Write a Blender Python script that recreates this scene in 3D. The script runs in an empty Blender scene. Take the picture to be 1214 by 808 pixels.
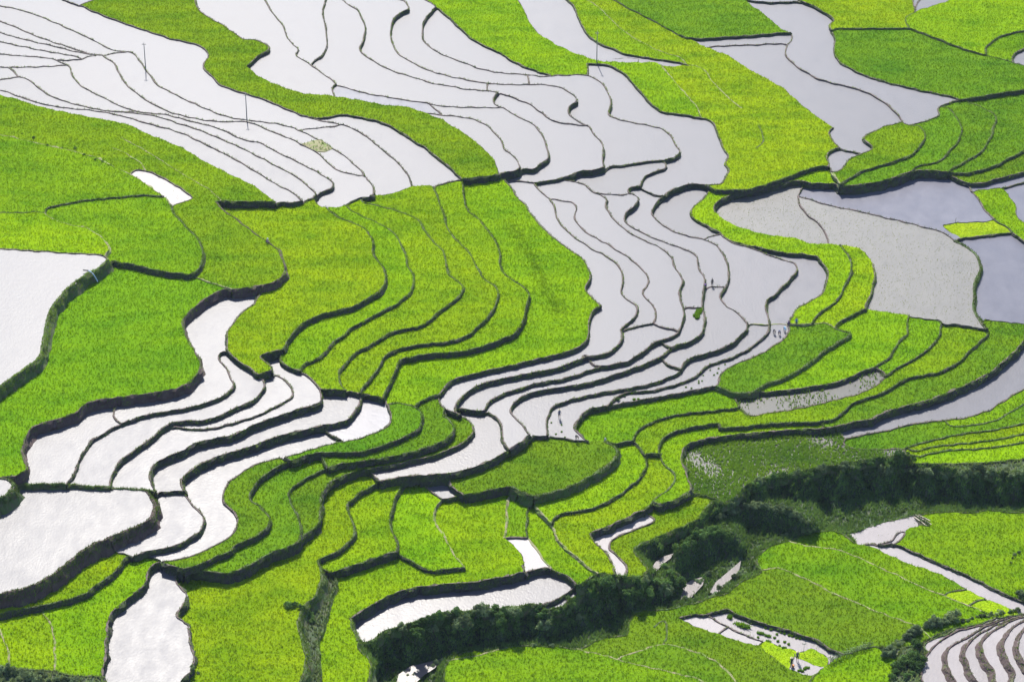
import bpy, math, random, re
from mathutils import Vector, Matrix, geometry
EXPOSURE=1.2
DENS=7.0
HAZE=0.00003
# outlines traced on the photograph: name | step height | flags | points (tile + offsets)
# name | drop | flags | tile pts
TRACE = r'''
G1|.4||a0 285,-8 330,12 380,27 480,70 600,115 720,155 830,190 940,215 985,240 1003,268 985,290 970,310 975,330 1015,365 1050,405 1110,428 a1 375,452 430,468 500,495 580,530 660,558 700,565 760,565 800,555 830,550 900,560 980,577 1050,600 a2 300,635 350,665 400,700 b2 30,0 100,50 170,90 230,140 290,185 330,225 350,246
Gtop|-.2||a0 383,24 420,12 470,-8
L1|-.35||a0 -8,28 35,35 70,42 130,58 190,78 250,103 310,130 370,157 430,185 490,215 530,237 570,248 620,248 650,265 680,305 700,340 730,370 745,398 800,433 870,468 950,505 1030,540 1110,565 a1 370,576 450,584 510,592 548,600 590,610 620,622 680,650 740,680 790,712 840,745 b1 720,131 770,175 810,215 840,255 862,290 864,315 845,326
L0|-.3||a1 675,565 740,582 830,597 890,620 950,655 1010,705 1070,755 b1 750,0 800,25 860,65 900,100 950,140 1000,190 1030,235 1043,278
L0b|.1||a1 622,622 720,612 800,605 830,597
L2|-.25||a0 -8,100 60,125 130,155 200,183 270,207 340,230 400,250 470,265 540,258 610,248
L3|-.25||a0 -8,153 60,175 130,193 200,208 280,228 350,245 440,262
L4|-.25||a0 -8,198 80,218 160,235 240,250 310,262 390,276
L4b|.15||a0 262,287 310,290 370,287 430,270 470,265
L5|-.4||a0 -8,259 60,265 130,272 220,278 260,285 300,303 330,315 345,340 348,368 375,400 430,435 500,470 570,505 640,530 720,543 800,550 850,563 920,583 1000,602 1060,620 1120,648 1170,670 a1 404,678 430,682 480,705 530,735 590,760 b1 480,155 540,185 600,215 645,243 670,268 662,292 640,298 605,308 590,318 570,335 520,350 470,358 390,356
L6|-.35||a0 490,267 530,290 555,315 575,355 590,385 640,435 700,480 760,512 820,540 880,555 950,572 1030,582 1100,583 a1 350,582 400,590 470,620 520,640 550,650 600,672 650,700 720,735 b1 600,125 640,165 680,195 720,212 780,225 822,228
L7a|-.3||a0 40,321 70,345 95,368 140,385 190,425 240,458 300,483 370,502 450,520 520,532 590,537 652,533
L7b|-.3||a0 520,533 640,542 720,552 780,565 850,590 930,615 1010,645 1080,675 1150,705 a1 420,745 480,775 b1 380,175 450,210 510,245 550,280 590,312
L8|-.35||a0 -8,428 60,450 130,475 210,500 280,513 360,523 440,530 520,542 600,560 670,580 740,600 820,622 900,650 970,685 1040,718 1110,755 1170,790 b1 340,235 400,272 460,300 520,345
L5b|-.25||a0 -8,322 60,322 140,321 220,320 280,315 328,314
L5c|-.25||a0 -8,386 50,375 95,368
GL|-.25|e|a0 -8,455 80,475 160,503 250,525 350,545 450,565 540,580 620,600 700,640 770,665 840,695 910,730 970,770 b1 90,180 180,225 260,262 320,300 370,340 392,355
P1a|-.15|p|b0 -8,31 60,42 110,55 180,72 250,88 320,102 390,122 460,140 510,165 560,192 610,213 660,240 710,275 750,305 790,330 815,365
P1b|-1.2|s.4|b0 815,365 830,400 870,450 920,500 955,540 972,590 970,640 945,680 915,700 860,697 800,690 760,684 690,668 630,653 575,645 520,632
P2r|.5||b0 620,208 690,203 740,220 800,250 860,285 900,315 925,335 880,352 835,370 816,368
P3a|1.1|s.3|b0 215,405 222,388 270,372 340,358 420,345 500,338 600,330 700,322 785,328
P3b|.3||b0 -8,405 100,405 170,402 215,405
P3c|-.2|p|b0 215,405 235,425 280,445 350,465 410,475 450,495 490,525 518,555 520,585 500,608 515,628
P4|.5||b0 -8,577 100,583 200,590 300,597 400,602 480,608 510,618 520,632
P5|-2.2|gs.5|c0 520,15 500,40 460,65 425,82 390,105 340,145 290,195 255,245 235,285 225,340 215,390 205,450 185,490 140,525 70,575 0,625 -8,632
P6|1.7|s.3|d0 -8,444 30,444 70,438 110,420 130,402 125,370 108,335 118,280 130,240 150,212 200,188 300,160 380,125 c0 400,712 440,697 500,685 560,678 650,665 720,657 790,645 850,632 900,610 940,575 960,530 955,490 930,450 905,410 885,365 873,320 885,292 920,258 960,225 1000,195 1050,168 1085,158 1110,158
P7|-.15|p|c0 1110,158 1075,145 1020,128 970,112 935,98
P8|-1.3|s.3|b1 105,352 130,385 180,420 240,465 300,510 345,540 385,565 412,600 432,640 438,680 420,715 390,738 330,752 270,764 215,772 170,770
P9|.6||b1 92,353 130,350 200,353 300,352 392,353
P10|.1|pd|b0 580,45 680,100 760,150 830,195 900,235 960,270 1020,310 1062,345
P11|.15|pd|b0 540,95 590,115 640,145 680,175 700,205
Q0|.35||c1 326,160 312,190 300,205 290,225 245,255 205,295 170,345 155,380 155,420 160,455 190,485 230,515 270,540 312,568 345,552 378,542 365,520 335,500 318,482 340,468 390,456 425,448
Q1|-1.0|s.3|b1 635,382 680,420 740,445 800,470 840,505 858,545 853,585 872,625 900,660 918,695 915,740 890,785 c1 850,190 790,228 730,250 660,266 590,286 540,310 500,340 470,378 445,410 425,448
Q2|-.7||b1 722,368 780,410 850,440 910,470 950,495 975,520 995,560 1015,610 1025,660 1050,700 1055,740 1040,780 c1 1030,165 990,215 930,250 870,280 820,310 760,340 720,375 680,400 640,445 610,480 570,500 530,515 508,548
Q3|-.7||b1 800,356 850,365 950,390 1040,420 1075,440 1095,470 b2 190,510 230,555 265,590 280,630 285,690 310,715 350,745 365,775 c2 355,160 320,200 280,240 230,275 200,310 150,335 90,347 30,360 c1 1212,250 1170,272 1140,307 1090,330 1030,345 960,360 900,390 850,425 790,452 750,487 715,528 695,560 700,600 728,642
Q4|-.8||b2 218,282 240,340 265,400 280,465 310,515 350,555 390,600 415,640 440,695 c2 440,80 480,120 525,155 530,185 515,232 490,280 450,320 400,365 350,393 280,410 200,418 120,428 60,443 0,468 c1 1212,408 1140,420 1060,430 990,445 940,465 905,497 880,545 850,585 820,615 793,648
Q5|-1.2||b2 352,246 365,320 380,390 430,430 480,490 525,560 535,620 540,660 555,695 c2 555,85 610,120 660,155 685,185 670,215 660,265 645,315 625,355 580,383 520,408 450,433 370,453 280,462 190,469 110,485 55,500 42,540 20,590 -5,640 c1 905,684
R1a|-.4||b2 528,224 575,265 600,300 620,330 660,370 690,415 740,475 800,530 860,575 920,615 950,650 970,695 965,730 945,770 c2 942,165 975,195 1020,235
R1b|-1.5||c2 1020,235 985,262 968,290 962,320 962,370 950,405 920,432 850,460 760,482 680,502 600,522 500,542 420,562 340,582 300,598 275,632 240,664
R1d|.3||c2 240,664 210,670 180,683 d1 1085,85 1055,100
R1c|-.3||c2 240,664 245,690 252,710 290,740 340,760 390,785 d2 390,178 410,205 412,227
S1|.25||c1 605,637 660,640 720,642 760,650 795,657 850,668 905,685 930,720 940,760 d1 942,150 935,190 900,215 840,240 780,260 715,272 650,285 560,310 480,335 430,348 350,365 290,385 240,415 190,450 155,480 140,520 145,570 180,600 205,630 205,680 190,710 130,755 e0 1000,170 920,205 840,225 778,232
S1b|.1||d1 618,205 640,230 680,255 715,272
T1|.9||d0 315,478 345,450 360,425 368,390 390,345 412,305 440,270 490,240 540,210 590,185 640,165 700,148 780,132 870,118 950,100 1020,78 1080,50 1115,20 c0 1122,610 1110,590 1100,560 1075,525 1048,490 1055,462 1095,448 
T1b|.15||d0 585,188 555,170 540,145 550,120 582,75
T2|1.1||d0 525,495 530,460 545,420 570,375 610,340 660,305 710,270 750,240 780,210 810,190 860,177 950,175 1020,162 1080,138 1150,103 1212,78 d1 60,165 130,140 200,110 270,75 320,40 340,20 c1 344,630 338,605 320,585 312,568
T3|.5||d0 800,200 865,208 920,214 1000,213 1080,198 1150,176 d1 0,216 70,217 150,202 230,177 310,147 380,112 440,82 470,55 c1 480,655 465,625 430,590 400,570 376,560
T4|1.1||d0 745,515 725,480 720,440 725,400 745,378 800,346 870,320 920,290 980,270 1060,255 1140,235 d1 0,284 80,265 170,240 260,205 350,170 440,140 520,113 590,95 612,75 610,40 c1 607,640
U1|.25||c1 410,455 415,500 450,530 510,552 560,585 600,630 607,640
T5|1.0||d0 868,455 900,425 960,383 1050,342 1120,322 d1 0,400 50,376 130,335 200,325 280,295 370,260 450,235 540,215 620,195 690,185 740,165 772,130 795,90 800,62 795,45 c1 780,653
T6|-.8||d0 865,452 885,510 905,555 940,590 975,630 980,660 965,695 920,730 860,765 780,787 e0 720,183 640,207
T5b|.4||d0 745,515 800,515 883,510
T7a|.6|g|d0 75,478 120,480 220,478 330,480 430,490 525,492 620,498 690,502 745,515
T7b|-2.0|gs.5|d0 700,503 725,530 745,575 742,610 720,645 680,670 620,695 550,725 480,755 430,780 e0 370,205 320,250 270,290 210,325 150,355 80,375 -8,390
V0|-2.0|gs.5|d0 10,445 50,458 68,478 50,515 0,545 -8,550
X1|.8|s.3|e0 -8,485 80,468 160,452 250,435 330,415 400,390 460,350 510,315 555,280 585,240 598,218 645,205
Y0|.15|e|e0 520,128 535,165 555,183 600,193 645,207
X2|-.9|s.3|e0 778,234 740,245 712,275 706,310 695,345 665,370 615,410 565,450 525,500 515,550 513,620 505,700 492,770 492,815
Y1|.1|e|e0 645,207 700,206 740,212 778,232
Zt|.6||e0 778,236 830,258 880,270
Z1|-.8||e0 880,270 855,290 842,325 870,360 895,380 895,410 870,450 850,490 880,515 908,540 908,590 918,640 930,690 925,740 890,785 865,815
Y2a|.8||e0 880,268 930,258 1000,228 1060,202 1120,175 e1 190,160 260,130 320,97 355,65 368,35 d1 372,645 350,615 310,580 270,550 268,530 290,487 330,442 380,405 440,376 462,366
Y2d|.1||d1 435,348 450,358 462,366
Y2b|.8||d1 462,366 520,346 570,331 640,325 720,327 800,323 870,305 940,280 1000,255 1050,230 1083,205 1095,170 1085,130 1060,105 1000,92 942,86
Y3|1.0||e0 882,272 930,270 1000,280 1090,288 1150,273 e1 310,228 370,193 440,167 500,142 512,115 d1 518,700 505,660 490,610 460,560 452,530 470,497 520,461 580,426 640,400 700,380 780,370 860,360 950,345 1040,325 1120,300 1180,275 d2 280,262 310,230 320,205 305,175 280,160 255,135
Y3d|.1||d1 612,328 616,350 625,380 640,402
Y4|1.1||d1 518,725 560,703 590,675 605,640 608,590 612,540 627,500 660,466 720,436 790,411 840,404 900,395 980,380 1060,360 1140,345 d2 80,372 170,354 240,334 300,309 350,284 390,255 412,225
Y4e|1.1||e1 515,105 518,118
Y5|.7||e1 597,226 640,208 690,183 735,148 765,115 772,85 d1 772,685 755,645 735,595 735,575 770,540 810,510 860,485 890,463 855,435 840,405
Y6|1.6||d1 890,463 960,450 1020,440 1080,435 1140,435 d2 150,435 230,432 300,425 370,410 450,380 530,345 580,310 620,287 660,257 680,240
Y7|.6|s.3|e1 968,188 975,160 970,130 955,95 940,60 d1 940,655 946,620 958,570 975,520 1005,478 1045,453 1085,435
Y8a|1.2||e1 597,226 602,255 650,285 720,265 790,245 860,218 920,198 968,188
Y8b|.4||e1 968,190 1000,210 1060,245 1110,270 1150,278 e2 230,272 270,271 330,266 370,262
Y9|-.3|p|d2 258,548 235,580 220,615 222,650 250,695 280,740 e2 290,150 320,205 350,235 370,262
N1|-.4||d2 160,435 180,495 205,510 245,540 258,548
N2|.5||d2 258,548 310,543 360,528 440,518 520,498 590,490
N3|.2||d2 290,426 300,485 330,510 360,530
W1c|.1||c2 320,725 315,745 345,762
N6a|.3|e|d2 578,312 620,287
N7|.1|e|d2 680,240 760,243 830,252 890,262 960,268 1040,270
N4|-1.7|gs.4|d2 1040,270 1078,290 1103,318 1098,345 1060,385 1000,425 940,460 880,490 800,515 740,530 700,535 650,522 625,508 590,490
N5|.1||d2 1045,272 1085,285 1120,277 d3 245,268
N6|1.0||d2 965,268 930,250 905,225 893,205 908,175 932,143 970,117 1050,103 1100,95 d3 280,75 370,60 450,45 540,28 c3 640,622
V1|.9||c2 345,762 318,725 340,692 380,650 430,620 490,600 560,585 640,568 720,553 800,538 870,513 920,493 965,480 1030,471 1080,448 1108,420 1122,390 1118,352 1150,322 1185,288 1197,245 1160,215 1120,180 1115,155 1128,125 1125,80 b2 1125,690 1090,645 1040,610 980,580 920,540 860,495 815,440 800,400 800,370 770,338 730,300 700,262
V1b|.1||c2 920,465 945,475 965,482
V1c|.1||c2 960,500 985,518 1022,530
V15|-.5||b2 770,335 840,350 890,360 905,395 895,425 910,460 960,505 1030,545 1100,585 1160,625 b3 0,480 60,525 130,565 200,605 260,650 300,690 322,725 310,760 290,790 c3 300,190 320,215 350,250 355,285 340,318 270,335 195,355
V15b|.15||c3 340,325 400,343 452,352
V2|.9||d2 460,127 477,95 520,60 580,35 650,13 c2 740,603 830,590 900,568 960,548 1025,528 1100,513 1160,500 c3 250,485 310,445 360,407 410,395 450,370 475,340 485,300 485,245 470,200 465,165 487,130 470,90 440,40 b3 430,620 390,580 330,550 260,520 200,480 150,430 120,390 115,365 125,345 100,325 60,310 30,285 0,265 b2 840,250
V2b|.15||c3 485,243 530,245 582,247
V2t|-.15||d2 320,108 370,118 410,125 465,127
V2l|.3||d2 465,127 500,145 530,175 548,215 545,270 560,290 575,305
V3|1.0||d2 678,240 662,215 630,175 600,150 583,120 610,85 660,50 740,28 830,13 c2 940,610 1020,590 1100,563 c3 0,602 90,583 180,558 260,533 330,503 385,478 410,455 430,437 500,415 550,393 580,360 588,320 583,270 578,200 585,150 590,110 570,70 b3 570,690 555,650 548,610 490,580 420,555 340,525 270,490 205,445 215,405 255,370 275,340 260,325 235,315 180,320 110,315 45,306
V3b|.15||c3 375,412 400,425 425,440
V4|.9||d2 765,242 762,200 765,150 788,112 840,85 920,63 1010,43 c3 0,680 80,660 180,640 290,620 380,595 440,570 475,545 485,515 510,493 570,473 640,453 710,423 760,383 788,350 790,320 770,290 720,255 680,225 660,190 690,150 705,100 700,50 b3 690,630 660,580 620,545 575,532 500,515 430,490 370,450 335,410 350,368 385,330 440,295 520,268 597,272
V4b|.15||c3 386,488 395,512 430,527 475,543
V4c|.15||c3 592,146 640,145 690,147
V3d|.3||b3 280,290 330,315 395,328
V5|.9||c3 125,718 150,688 200,660 260,648 330,645 400,628 470,608 530,583 570,553 600,524 660,504 720,484 790,449 850,404 897,358 900,325 890,280 880,235 890,207 930,182 970,137 1010,97 1032,70 b3 1020,650 980,635 900,610 800,570 720,550 690,525 662,510
V5b|.2|p|c3 795,323 850,325 900,325 985,322 1010,325
V6a|.3||b3 595,272 605,300 570,350 520,390 530,430 580,460 640,490 662,508 700,535 760,555 830,570 920,590 1000,602 1080,608 1120,615 1150,645 1175,690 1165,760 c3 1165,140 1135,190 1080,220 1030,250 1005,285 985,320
V6b|-.7||c3 985,320 993,350 983,375 940,413 880,453 810,488 730,518 680,548 658,575 662,600 640,620
V6c|.1||b3 575,532 620,518 662,508
K1|-.8||a2 415,538 500,552 570,558 640,570 700,590 745,630 785,670 800,715 840,745 b2 520,35 550,70 558,100 600,130 625,165 633,190 610,205 528,217
K2a|.6||a1 800,405 860,425 930,445 1000,458 1100,475 a2 350,485 432,493
K2b|-.6||a2 432,493 460,503 540,512 640,516 720,517 795,518 830,540 900,575 950,605 985,655 1005,710 b2 765,90 770,140 730,175 700,195 633,197
K2c|.1||a2 435,494 470,525 510,552
K3|-.45||a1 815,-8 860,20 905,50 930,90 940,140 935,190 912,235 940,265 1000,305 1060,335 1130,360 a2 380,375 450,398 530,412 620,428 700,435 770,443
K3b|.35||a2 770,443 830,465 900,490 950,520 1000,560 1050,585 1130,597 1200,605
K3c|-.1||a2 770,443 748,470 748,485 765,505 797,518
K4|-.6||a2 270,-8 330,12 345,38 300,65 265,98 255,160 265,215 295,260 350,295 420,330 500,358 590,378 680,395 760,403 840,408 920,405 1000,408 1060,418 1110,440 1145,470 1147,485 1115,507 1108,545 1150,580 a3 395,605 420,640 455,680 470,720 b2 1040,115 1027,160 1033,188 1000,200 920,208 840,241 760,255 705,265
K4b|.2||b2 530,224 585,252 640,255 700,262
K5|-.5||a2 472,30 440,70 410,120 405,165 415,200 450,230 510,265 590,295 660,322 750,345 830,353 900,358 970,367 1030,365
K5b|.1||a2 718,398 719,415 720,435
K5c|.1||a2 908,359 915,380 922,405
K6a|.4||a2 405,-8 440,10 475,35 520,75 570,120 620,170 680,210 750,242 795,265 840,295 900,322 960,345 1025,363
K6b|-.5||a2 1025,363 1100,362 1150,357 a3 390,362 440,385 480,425 500,480 500,520 490,550 540,572 620,590 700,605 760,625 795,660 820,705 b3 472,105 465,128 430,145 390,155
K6c|-.2||a3 388,307 391,330 390,362
K7|.3||a3 388,307 450,308 510,322 560,350 600,390 630,430 670,470 710,515 760,540 840,550 920,565 970,575 1000,605 1015,650 1040,710 1065,745 b3 658,155 680,172 705,195 680,245 675,265 600,272
K8|.25||b3 105,190 210,178 320,160 390,155
K9|-.8||b3 390,155 410,182 400,195 350,210 300,235 285,265 275,280 240,280 218,297 235,315
H1|-.9||a1 125,-8 135,35 170,70 240,110 310,155 350,185 420,195 470,215 483,232 430,270 373,320
H1b|-.2|e|a1 373,320 430,365 500,400 580,430 660,450 740,455 800,462 880,475 960,488 1040,505 1140,512 a2 400,535 480,565 560,610 630,655 690,705 740,755 b2 490,130 515,170 525,205 528,224
H2|-.25||a1 460,-8 480,40 520,90 555,135 570,185 610,225 625,240 605,260 640,285 680,310 730,345 770,375 802,402 780,420 785,445 800,462
H3|-.4||a1 755,-8 740,40 742,90 755,150 758,220 745,255 710,285 680,308
J0|.2|e|b1 728,362 750,348 800,332 845,325 930,318 1000,298 1043,280 1100,276 1145,278
J1|.5||b1 1145,278 b2 280,263 350,246 400,240 455,234 528,224
J2|.15|e|b1 585,345 590,365 630,378 725,370 728,362
Jb|.5||b1 392,355 400,357
M0|-.1|e|a3 50,-8 80,45 110,100 140,150 200,190 270,230 340,260 410,282 440,292 500,297 620,300 720,302 760,318 870,315
M1|.4||a3 282,-8 320,30 340,70 355,110 390,165 430,200 500,232 570,260 640,272 720,285 800,297 872,313
Mb|.1|e|a3 488,296 505,283 540,280 600,279 640,284 636,296 630,301
M2|.15|p|a3 742,308 790,370 850,440 910,510 937,560
M3|.1|pd|a3 872,313 905,315 950,340 990,395 1040,445 1100,500 1130,520
M3b|-.4|d|b3 845,-10 865,30 870,65 830,98
M4|.1|p|a3 375,-8 460,50 530,120 600,175 680,220 760,255 830,275 872,313
M5a|.25|e|a3 510,-8 600,45 680,85 760,130 830,168
M5b|.6||a3 830,168 870,182 930,187 1010,182 1100,177 a4 -14,165 60,158 98,158
M6|.4||a4 150,8 190,25 240,50 280,75 302,100 280,118 290,150 305,200 300,250 315,285 360,320 430,355 520,385 620,412 720,435 820,455 880,468 905,480
M7|-.2|e|a3 1125,-8 1180,30 1212,52 a4 0,98 45,138 98,160
M8|.3||a3 1135,-4 1180,5 a4 0,14 70,12 150,10
M8b|.2|e|a4 150,8 175,10 195,-8
M9|.4||a4 98,160 105,185 80,215 68,250 85,285 140,330 220,375 300,400 380,418 450,440 510,470 560,505 600,540 625,575 632,587
M10|.25||a3 965,226 1060,220 1212,215 a4 0,212 60,212 80,216
M11a|.1|e|a3 870,183 920,208 960,228 1050,262 1100,290 1150,325 1212,358 a4 0,390 60,425 120,480 180,530 250,580 298,612
M11b|-.8||a4 298,612 272,635 280,652 310,690 332,707 278,727 268,755 278,790 270,800 230,800 b3 1180,185
M12|.3||a4 332,720 390,728 437,736
M13|.3||a4 905,480 850,495 810,512 798,530 810,548 770,570 720,588 660,598 632,587 590,595 530,612 480,635 440,660 460,685 490,710 450,730 437,736 390,755 360,775 345,805 b4 320,208 295,212 285,195
M14|.2||a4 302,137 400,138 500,138 600,137 665,137
M15|-.3||a4 678,-8 685,35 690,60 650,80 640,100 655,130 665,137
M16|.25||a4 665,137 740,165 830,200 920,235 1020,262 1100,285 1160,300 1220,320
M17|.2|e|a4 688,58 720,45 770,28 830,12 870,-8
M17b|.4||a4 688,50 695,25 722,-8
M18|.6||a4 1030,262 1030,230 1055,202 1095,178 1150,160 1220,148
M19|.8||a4 1155,298 1155,275 1180,250 1220,228
M20|.4||a4 905,480 980,467 1060,455 1140,442 1220,430
M21|-.7||a4 660,598 710,605 735,630 742,650 720,690 685,735 630,760 560,785 b4 490,190 420,215 370,245 330,268
M22|-.7||a4 815,508 850,520 890,560 905,590 915,630 905,670 870,710 830,755 790,780 b4 740,175 690,190 675,212
M23|-.7||a4 905,482 960,495 1020,520 1065,545 1080,570 1065,620 1040,680 1000,735 b4 940,155 880,190 845,210
M24|.7||b4 845,210 930,218 1000,203 1080,178 1150,140 1220,108
M25a|.6||b3 600,272 640,297 700,297 780,297 840,285 920,258 1000,230 1060,205 1120,188 1180,185 b4 285,195
M25e|.1|p|b4 292,208 310,235 330,268
M25b|1.7||b3 640,405 632,385 650,356 700,325 780,310 850,295 950,272 1030,252 1075,262 b4 200,265 330,268
M25c|1.4||b4 330,268 370,278 430,272 520,256 600,236 670,210 750,205 845,210
M25d|.9||b4 845,210 870,235 940,262 1000,266 1050,253 1130,233 1220,210
O1|.15||b4 160,265 145,300 130,325 140,370 170,410 220,450 255,490 272,530 270,555
O2|-.3||b4 135,325 150,330 250,362 350,385 450,405 550,430 630,447 720,470 800,490 850,515 880,540
O2b|-.7|gs.3|b4 880,540 940,570 980,600 1005,650 1010,680 985,720 c4 978,170 975,230 990,290 1020,325 1040,347
O3|.35||b4 880,537 910,528 960,525 1050,513 1155,500
O3b|.15|e|b4 910,528 870,500 820,467 880,452 980,448 1065,442
O4|.3||b4 940,262 960,300 1000,350 1030,400 1080,445 1150,490 1160,505 1220,552
O5|.15|e|b4 968,300 1050,290 1110,288 1140,330 1172,370 1168,400 1190,440 1220,458
O5b|.6||b4 1112,288 1160,275 1220,258
O6|-.3|e|b3 640,405 690,445 760,475 840,500 920,515 1010,525 1060,540 1090,552 b4 270,555 340,560 420,575 460,610 490,650
O6b|-1.0|s.3|b4 490,650 500,700 492,750 c4 492,130 480,180 455,240 455,253
O7|.35|e|c4 455,253 540,265 640,280 720,295 810,305 825,318 900,325 1040,347
O8|.15|e|c4 1010,297 1100,310 1220,323
Z1g|-.5||b4 330,560 365,600 383,640 387,680 c4 376,100 350,150 325,200 275,245 230,275 197,325
Z2|-.6||c4 455,250 400,278 350,302 315,325 308,345
Z3a|.1|p|c3 1010,325 1060,325 1110,322 1180,322 c4 310,345
Z3b|-1.0|gs.4|c4 310,345 350,358 385,370 365,392 305,425 245,465 185,515 105,565 40,595 c3 1150,465 1090,515 1030,555 950,585 880,615 840,642 800,655 740,658 690,645 640,620
Z4a|-.6||c4 660,282 655,330 655,370 617,405 587,450 570,485 540,503 500,530
Z4b|-1.1||c4 500,530 440,550 380,580 310,605 220,620 100,640 0,648 c3 1130,625 1050,640 960,650 880,655 840,642
Z5|-.7||c4 815,312 812,360 787,410 737,455 675,500 615,530 548,572
Z6|-.3||c4 500,530 548,572 500,620 430,655 340,680 240,705 120,730 0,748 c3 1100,710 1000,730 900,750 800,762 775,745 755,725 738,690 742,660
Z7|-.9||c4 1040,347 1040,375 1000,410 950,455 910,500 850,535 790,560 700,575 630,595 580,630 520,660 440,685 385,708 350,745 310,775 d4 240,178 120,182 0,187 d3 1150,172 1060,179 980,187 870,190 780,202 660,208
Z8|-1.6||c4 1220,362 1205,415 1150,472 1090,525 1030,570 960,605 880,640 800,675 700,705 620,725 540,750 490,775 d4 390,182 330,198 260,208 200,213 100,217 0,225 d3 1050,222 950,229 850,232 740,239 640,254 560,269 510,285 485,306 476,350 493,400 508,440 522,490 520,518
Z7d|.15||d4 240,180 250,195 260,208
Z7e|.15||d3 655,165 657,185 655,207
Z9|.5||d4 310,205 335,235 355,257 420,245 500,230 580,215 650,195 740,180 830,170 920,160 1000,140 1060,115 1110,80 1225,12
Z10|.5||d4 830,172 870,200 950,195 1030,185 1090,165 1150,130 1225,88
Z11|.6||d4 640,305 670,293 700,285 780,265 870,245 950,230 1040,220 1120,205 1225,180
Z12|.6||d4 655,312 690,318 760,300 840,290 930,280 1020,270 1120,255 1225,232
Z13|.6||d4 655,325 700,345 760,330 830,318 920,310 1010,305 1100,295 1225,275
Zp|.2||d4 355,257 345,285 400,305 480,310 560,310 640,305
Zq|-.4||d4 640,305 640,325 665,350 685,378
Z14|1.6||d4 685,378 760,380 840,380 950,378 1060,372 1140,365 1225,356
Ea|.9||d3 245,268 258,235 300,198 360,172 430,150 500,138 580,132 660,122 745,112
Eb|.3||d3 640,8 690,40 725,65 745,95 745,112
Ec|.3||d3 745,112 775,135 798,145
Ed|.7|| d3 445,430 430,410 390,382 373,330 370,290 390,255 430,230 490,213 560,198 655,185
E3|.3||d3 248,268 275,300 300,340 
E3b|.3||d3 300,338 340,330 385,330 375,332
Ee|-.9||d3 300,340 308,380 298,418 265,458 215,502 155,542 100,572 50,592 d2 880,612 820,622 795,643 785,665
Ef|-.15|p|d2 785,665 740,620 712,590 700,535
Ef2|.15|p|d2 785,665 800,710 820,755 e2 840,160 900,210 960,260 1005,290
Eg|-1.2||d3 445,430 445,460 418,498 368,532 338,557 322,587 258,618 180,655 110,686 50,706 35,718 55,745 e3 100,175 140,220 155,260 158,298
Eh|-.3||e3 310,0 350,33 300,62 220,92 160,118 133,140 130,165 165,205 205,240 215,270 205,302
Ei|-.9||d3 520,500 510,512 475,540 420,562 370,572 340,560
Ej0|.2|n|d3 520,518 580,530 640,548
Ej|-5|n|d3 640,548 630,562 600,588 570,625 555,645 500,675 420,705 340,740 e3 270,158 250,182 290,235 320,270 290,300 240,308 205,302
Ek|-5|n|e3 205,302 158,298 100,290 65,295 30,325 -2,340 e2 1000,292 960,318 935,343 900,345
El|.4||e2 652,285 720,270 770,265 785,275 840,295 880,318 900,345
El2|-.8||e2 900,345 860,385 790,425 740,440 715,437
Em|.5||e2 652,285 655,270 645,250
Ep|-.6|e|e2 370,262
En|-4.5|n|e2 900,345 935,370 920,385 880,410 830,450 790,460 740,462 710,440 600,452 450,465 330,475 200,505 100,530 50,550 e1 929,560 870,600 830,622 790,612
Ba|.3|p|e2 555,120 560,105 570,40 d2 570,585 580,540 600,520 625,508
Bb|.5||e2 555,118 600,118 670,118
Bc|.2||e2 670,118 665,60 668,20 d2 668,600 690,575 700,535
Bd|-.3|p|e2 670,118 700,155 740,215 775,258 785,275
Be|.2|e|e2 555,118 580,140 625,180 645,225 650,250
Wr|1.3||e1 755,505 790,478 860,438 930,400 1000,373 1080,355 1150,348 1225,340 e2 400,335 500,315 590,300 645,280
Wl|-.3|g|e1 755,505 765,550 790,612
Wx|-.6|gs.6|e1 606,262 618,290 610,330 590,390 545,435 515,475 505,530 520,590 535,650 540,710 530,770 510,815
Wy|.6|gs.6|e1 660,288 680,305 685,340 660,400 640,480 620,560 590,625 600,690 603,760 603,815
Gb|-3|n|e1 790,612 785,640 830,690 850,722 845,770 835,815
GsR|.8|n|d4 1225,612 1120,610 1040,600 960,615 900,610 800,610 690,622
Gw|.2|e|d4 690,622 640,640 540,660 480,680 370,720
Gs1|1.0|n|e4 370,108 400,130 400,145 370,120 320,90 270,85 200,95 130,115 80,135 e3 960,140 900,160 860,185 833,215 840,250 858,280 800,310 740,345 690,385 620,402 560,425 490,440 420,460 350,465 320,465 270,470 230,500 220,540 215,580 150,590 80,605 e2 905,650 820,638 720,636 640,633 560,645 480,660 400,660 350,670 310,695 280,720 263,760 268,815
GnR|-6|n|d4 1225,415 1140,420 1060,418 950,405 840,400 815,385 700,382 640,345
Gn2|-6|n|d4 640,345 600,340 460,358 400,368 300,388 200,403 100,428 0,443 d3 1130,408 1050,422 950,438 860,452 800,472 740,527 690,565 640,548
F1|-.1|p|e2 305,703 380,690 450,678 530,650
F2|-.2|p|e2 903,650 960,665 1040,680 1110,705 e3 180,700 220,715 310,735 400,755 480,775 560,795 600,815
F3|-.2|p|e3 175,690 260,665 320,645 385,628 430,632 500,650 570,675 640,710 700,760 745,815
F4|-.4|d|e3 345,548 380,515 400,520 405,570 400,605 385,628
F5a|.5||e3 465,505 520,490 600,488 650,470 700,465 750,490 830,520 900,540 980,560 1060,590 1130,610 e4 260,640 345,680
F5b|-.15|e|e3 465,505 530,537 600,562 650,577 720,602 830,632 845,630 880,665 930,700 980,738 1040,765 1100,778 1130,762
F5c|-.2||e3 600,488 650,520 700,545 760,575 850,610 870,618
F5d|.1||e3 650,577 690,550 697,543
F5e|.1|e|e3 840,632 868,612 900,620 960,645 1015,668 1020,685 990,745
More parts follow.
